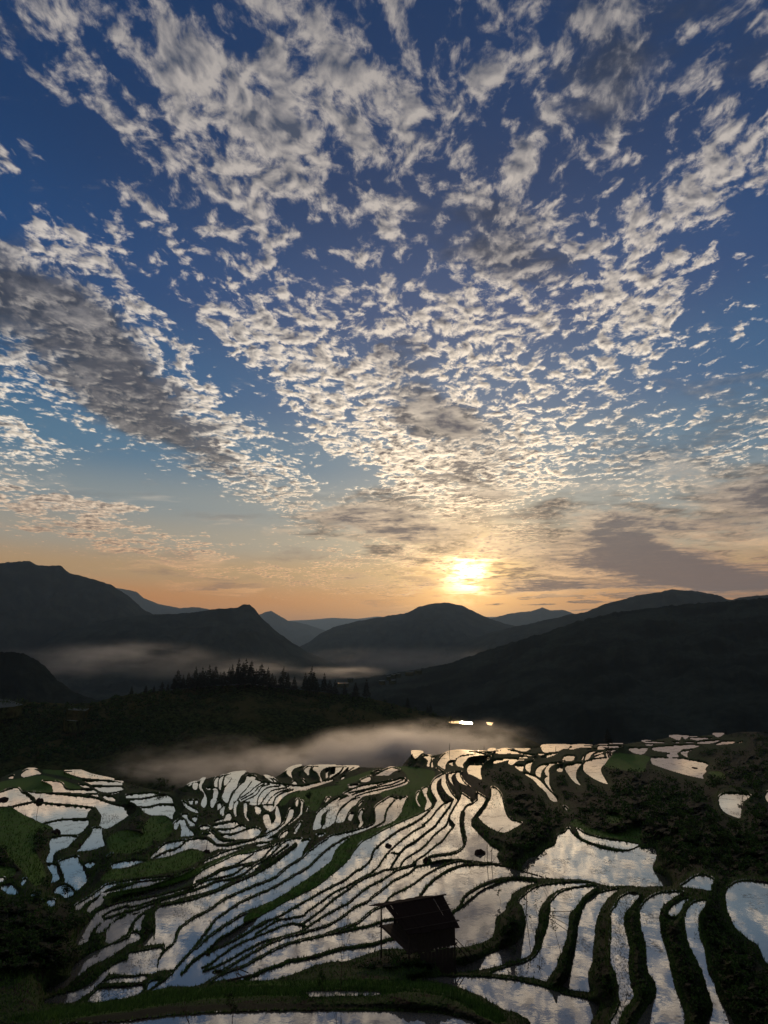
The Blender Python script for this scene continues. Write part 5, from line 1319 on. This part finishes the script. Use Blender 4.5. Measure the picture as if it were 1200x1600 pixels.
rod((766, 1320), (786, 1301), 0.03, 'long pole slanting up the dark bank from the pole frame', 0.5)
rod((371, 1517), (388, 1524), 0.03, 'stick of the little tripod lying on the bamboo raft', 0.12)
rod((369, 1514), (373, 1527), 0.03, 'second stick of the little tripod on the bamboo raft', 0.12)
rod((354, 1534), (390, 1525), 0.06, 'dark floating log in the pond under the little tripod', 0.03)

def heap(px, py, rpx, label, name='mud_heap', cat='mud heap', tall=0.8):
    p = surf(px, py, -0.02); D0 = math.hypot(p.x, p.y); r = rpx * D0 / F_PX
    bm = bmesh.new(); bmesh.ops.create_icosphere(bm, subdivisions=3, radius=1)
    for v in bm.verts:
        n = 1 + 0.45 * fbm(np.array([v.co.x * 2 + px]), np.array([v.co.y * 2 + v.co.z + py]), 3, 4)[0]
        v.co = Vector((v.co.x * r * n, v.co.y * r * n, v.co.z * r * tall * n))
    me = bpy.data.meshes.new(name); bm.to_mesh(me); bm.free(); me.materials.append(m_heap)
    o = bpy.data.objects.new(name, me); COL.objects.link(o); o.location = p; tag(o, label, cat)
m_heap, k, out = material('wet_mud')
nn = k.noise(geo_pos(k), 9.0, 5, 0.6); principled(k, out, k.mix(nn, (0.010, 0.006, 0.005), (0.038, 0.020, 0.014)), 0.9, bump(k, nn, 0.8, 0.05), 0.1)
heap(750, 1333, 6.5, 'dark mud heap alone in the bright pond left of the knoll'); heap(745, 1335, 3.5, 'smaller clod touching the lone dark mud heap')
heap(607, 1322, 4.5, 'small clump sticking out of the pond in the middle of the terraces')
heap(668, 1344, 5.5, 'mud mound on the bank where the thick green bund ends'); heap(62, 1252, 4.5, 'mud heap at the foot of the thin pole in the upper left pond')
heap(323, 1333, 5.0, 'mud mound at the tip of the long green field'); heap(86, 1303, 6, 'dark mound at the corner of the large green field')
heap(841, 1342, 2.0, 'single clod floating at the left edge of the large cloudy pond'); heap(769, 1387, 2.2, 'lone clod in the pond right of the hut roof')
heap(1085, 1200, 3.6, 'dark clump of weed in the long far right pond', 'weed_clump', 'weed', 0.3)
heap(5, 1250, 6, 'dark weedy clump at the left edge of the uppermost left pond', 'weed_clump', 'weed', 0.6)

def sapling(px0, py0, px1, py1, label, seed, leaves=0, spread=0.5, name='sapling', w=0.012, cat='sapling'):
    p0 = surf(px0, py0, -0.05); D0 = math.hypot(p0.x, p0.y)
    a, b, c = ray(px1, py1); hl = math.hypot(a, b); top = Vector((float(a) / hl * D0, float(b) / hl * D0, float(c) / hl * D0)) - p0
    r = random.Random(seed); V, F = [], []; tips = []
    def grow_(p, d, L, ww_, lev):
        n = 4; q = p.copy()
        for s_ in range(n):
            d = (d + Vector((r.uniform(-.13, .13), r.uniform(-.13, .13), r.uniform(-.03, .08)))).normalized()
            nx = q + d * (L / n); tube(V, F, q, nx, ww_ * (1 - s_ / n * .6), ww_ * (1 - (s_ + 1) / n * .6), 4)
            if lev < 2 and s_ > 0:
                for _ in range(2 if lev == 0 else 1):
                    side = Vector((r.uniform(-1, 1), r.uniform(-1, 1), r.uniform(0.1, .9))).normalized()
                    grow_(nx, (d + side * spread * 1.6).normalized(), L * r.uniform(.3, .5), ww_ * .5, lev + 1)
            q = nx
        tips.append(tuple(q))
    grow_(Vector((0, 0, 0)), top.normalized(), top.length, w, 0)
    e = empty(name, p0, label, cat); mesh_obj('stem', V, F, m_bark, e)
    if leaves:
        Vl, Fl, T = leaf_cloud(np.array(tips), np.full(len(tips), top.length * .08), leaves, top.length * .03, rg)
        o = fast_mesh('leaves', Vl, Fl, m_leaf, e); attr(o, 'tint', T)
sapling(838, 1474, 828, 1420, 'bare twiggy shrub leaning from the second near bund over the water', 1, 2, 0.6)
sapling(842, 1470, 838, 1422, 'upright twiggy shrub close to the leaning bare one', 2, 2, 0.5)
sapling(876, 1486, 866, 1443, 'twiggy shrub leaning left from the third near bund', 3, 5, 0.5)
sapling(815, 1502, 812, 1466, 'thin bare sapling at the foot of the first near bund', 4, 2, 0.5)
sapling(805, 1519, 800, 1492, 'low twiggy bush beside the crossing of two near bunds', 5, 6, 0.6)
sapling(530, 1562, 534, 1459, 'tall thin bare stem rising from the near bank left of the hut', 6, 0, 0.2, w=0.014)
sapling(543, 1502, 554, 1452, 'shorter thin stem right of the tall one near the hut', 7, 0, 0.2)
sapling(534, 1448, 533, 1424, 'small leafy sprig standing in the ponds left of the hut', 8, 5, 0.5)
sapling(363, 1610, 363, 1566, 'leafy dark sapling at the bottom edge in front of the near bank', 9, 14, 0.5, w=0.016)
sapling(302, 1612, 288, 1584, 'bare leaning branch at the bottom edge left of the leafy sapling', 10, 1, 0.4, w=0.018)
sapling(526, 1612, 525, 1576, 'short dark sapling at the bottom edge, right of the leafy one', 11, 4, 0.4)
sapling(504, 1560, 505, 1532, 'small green bush on the near grassy bank', 12, 26, 0.7, 'bush', 0.012, 'bush')
sapling(783, 1410, 778, 1394, 'little bush sprouting over the pond beside the dark bund', 13, 18, 0.9)
sapling(1030, 1345, 1026, 1333, 'tiny cluster of broken stakes at the right edge of the cloudy pond', 14, 0, 0.8, 'stake_cluster', 0.03, 'stakes')
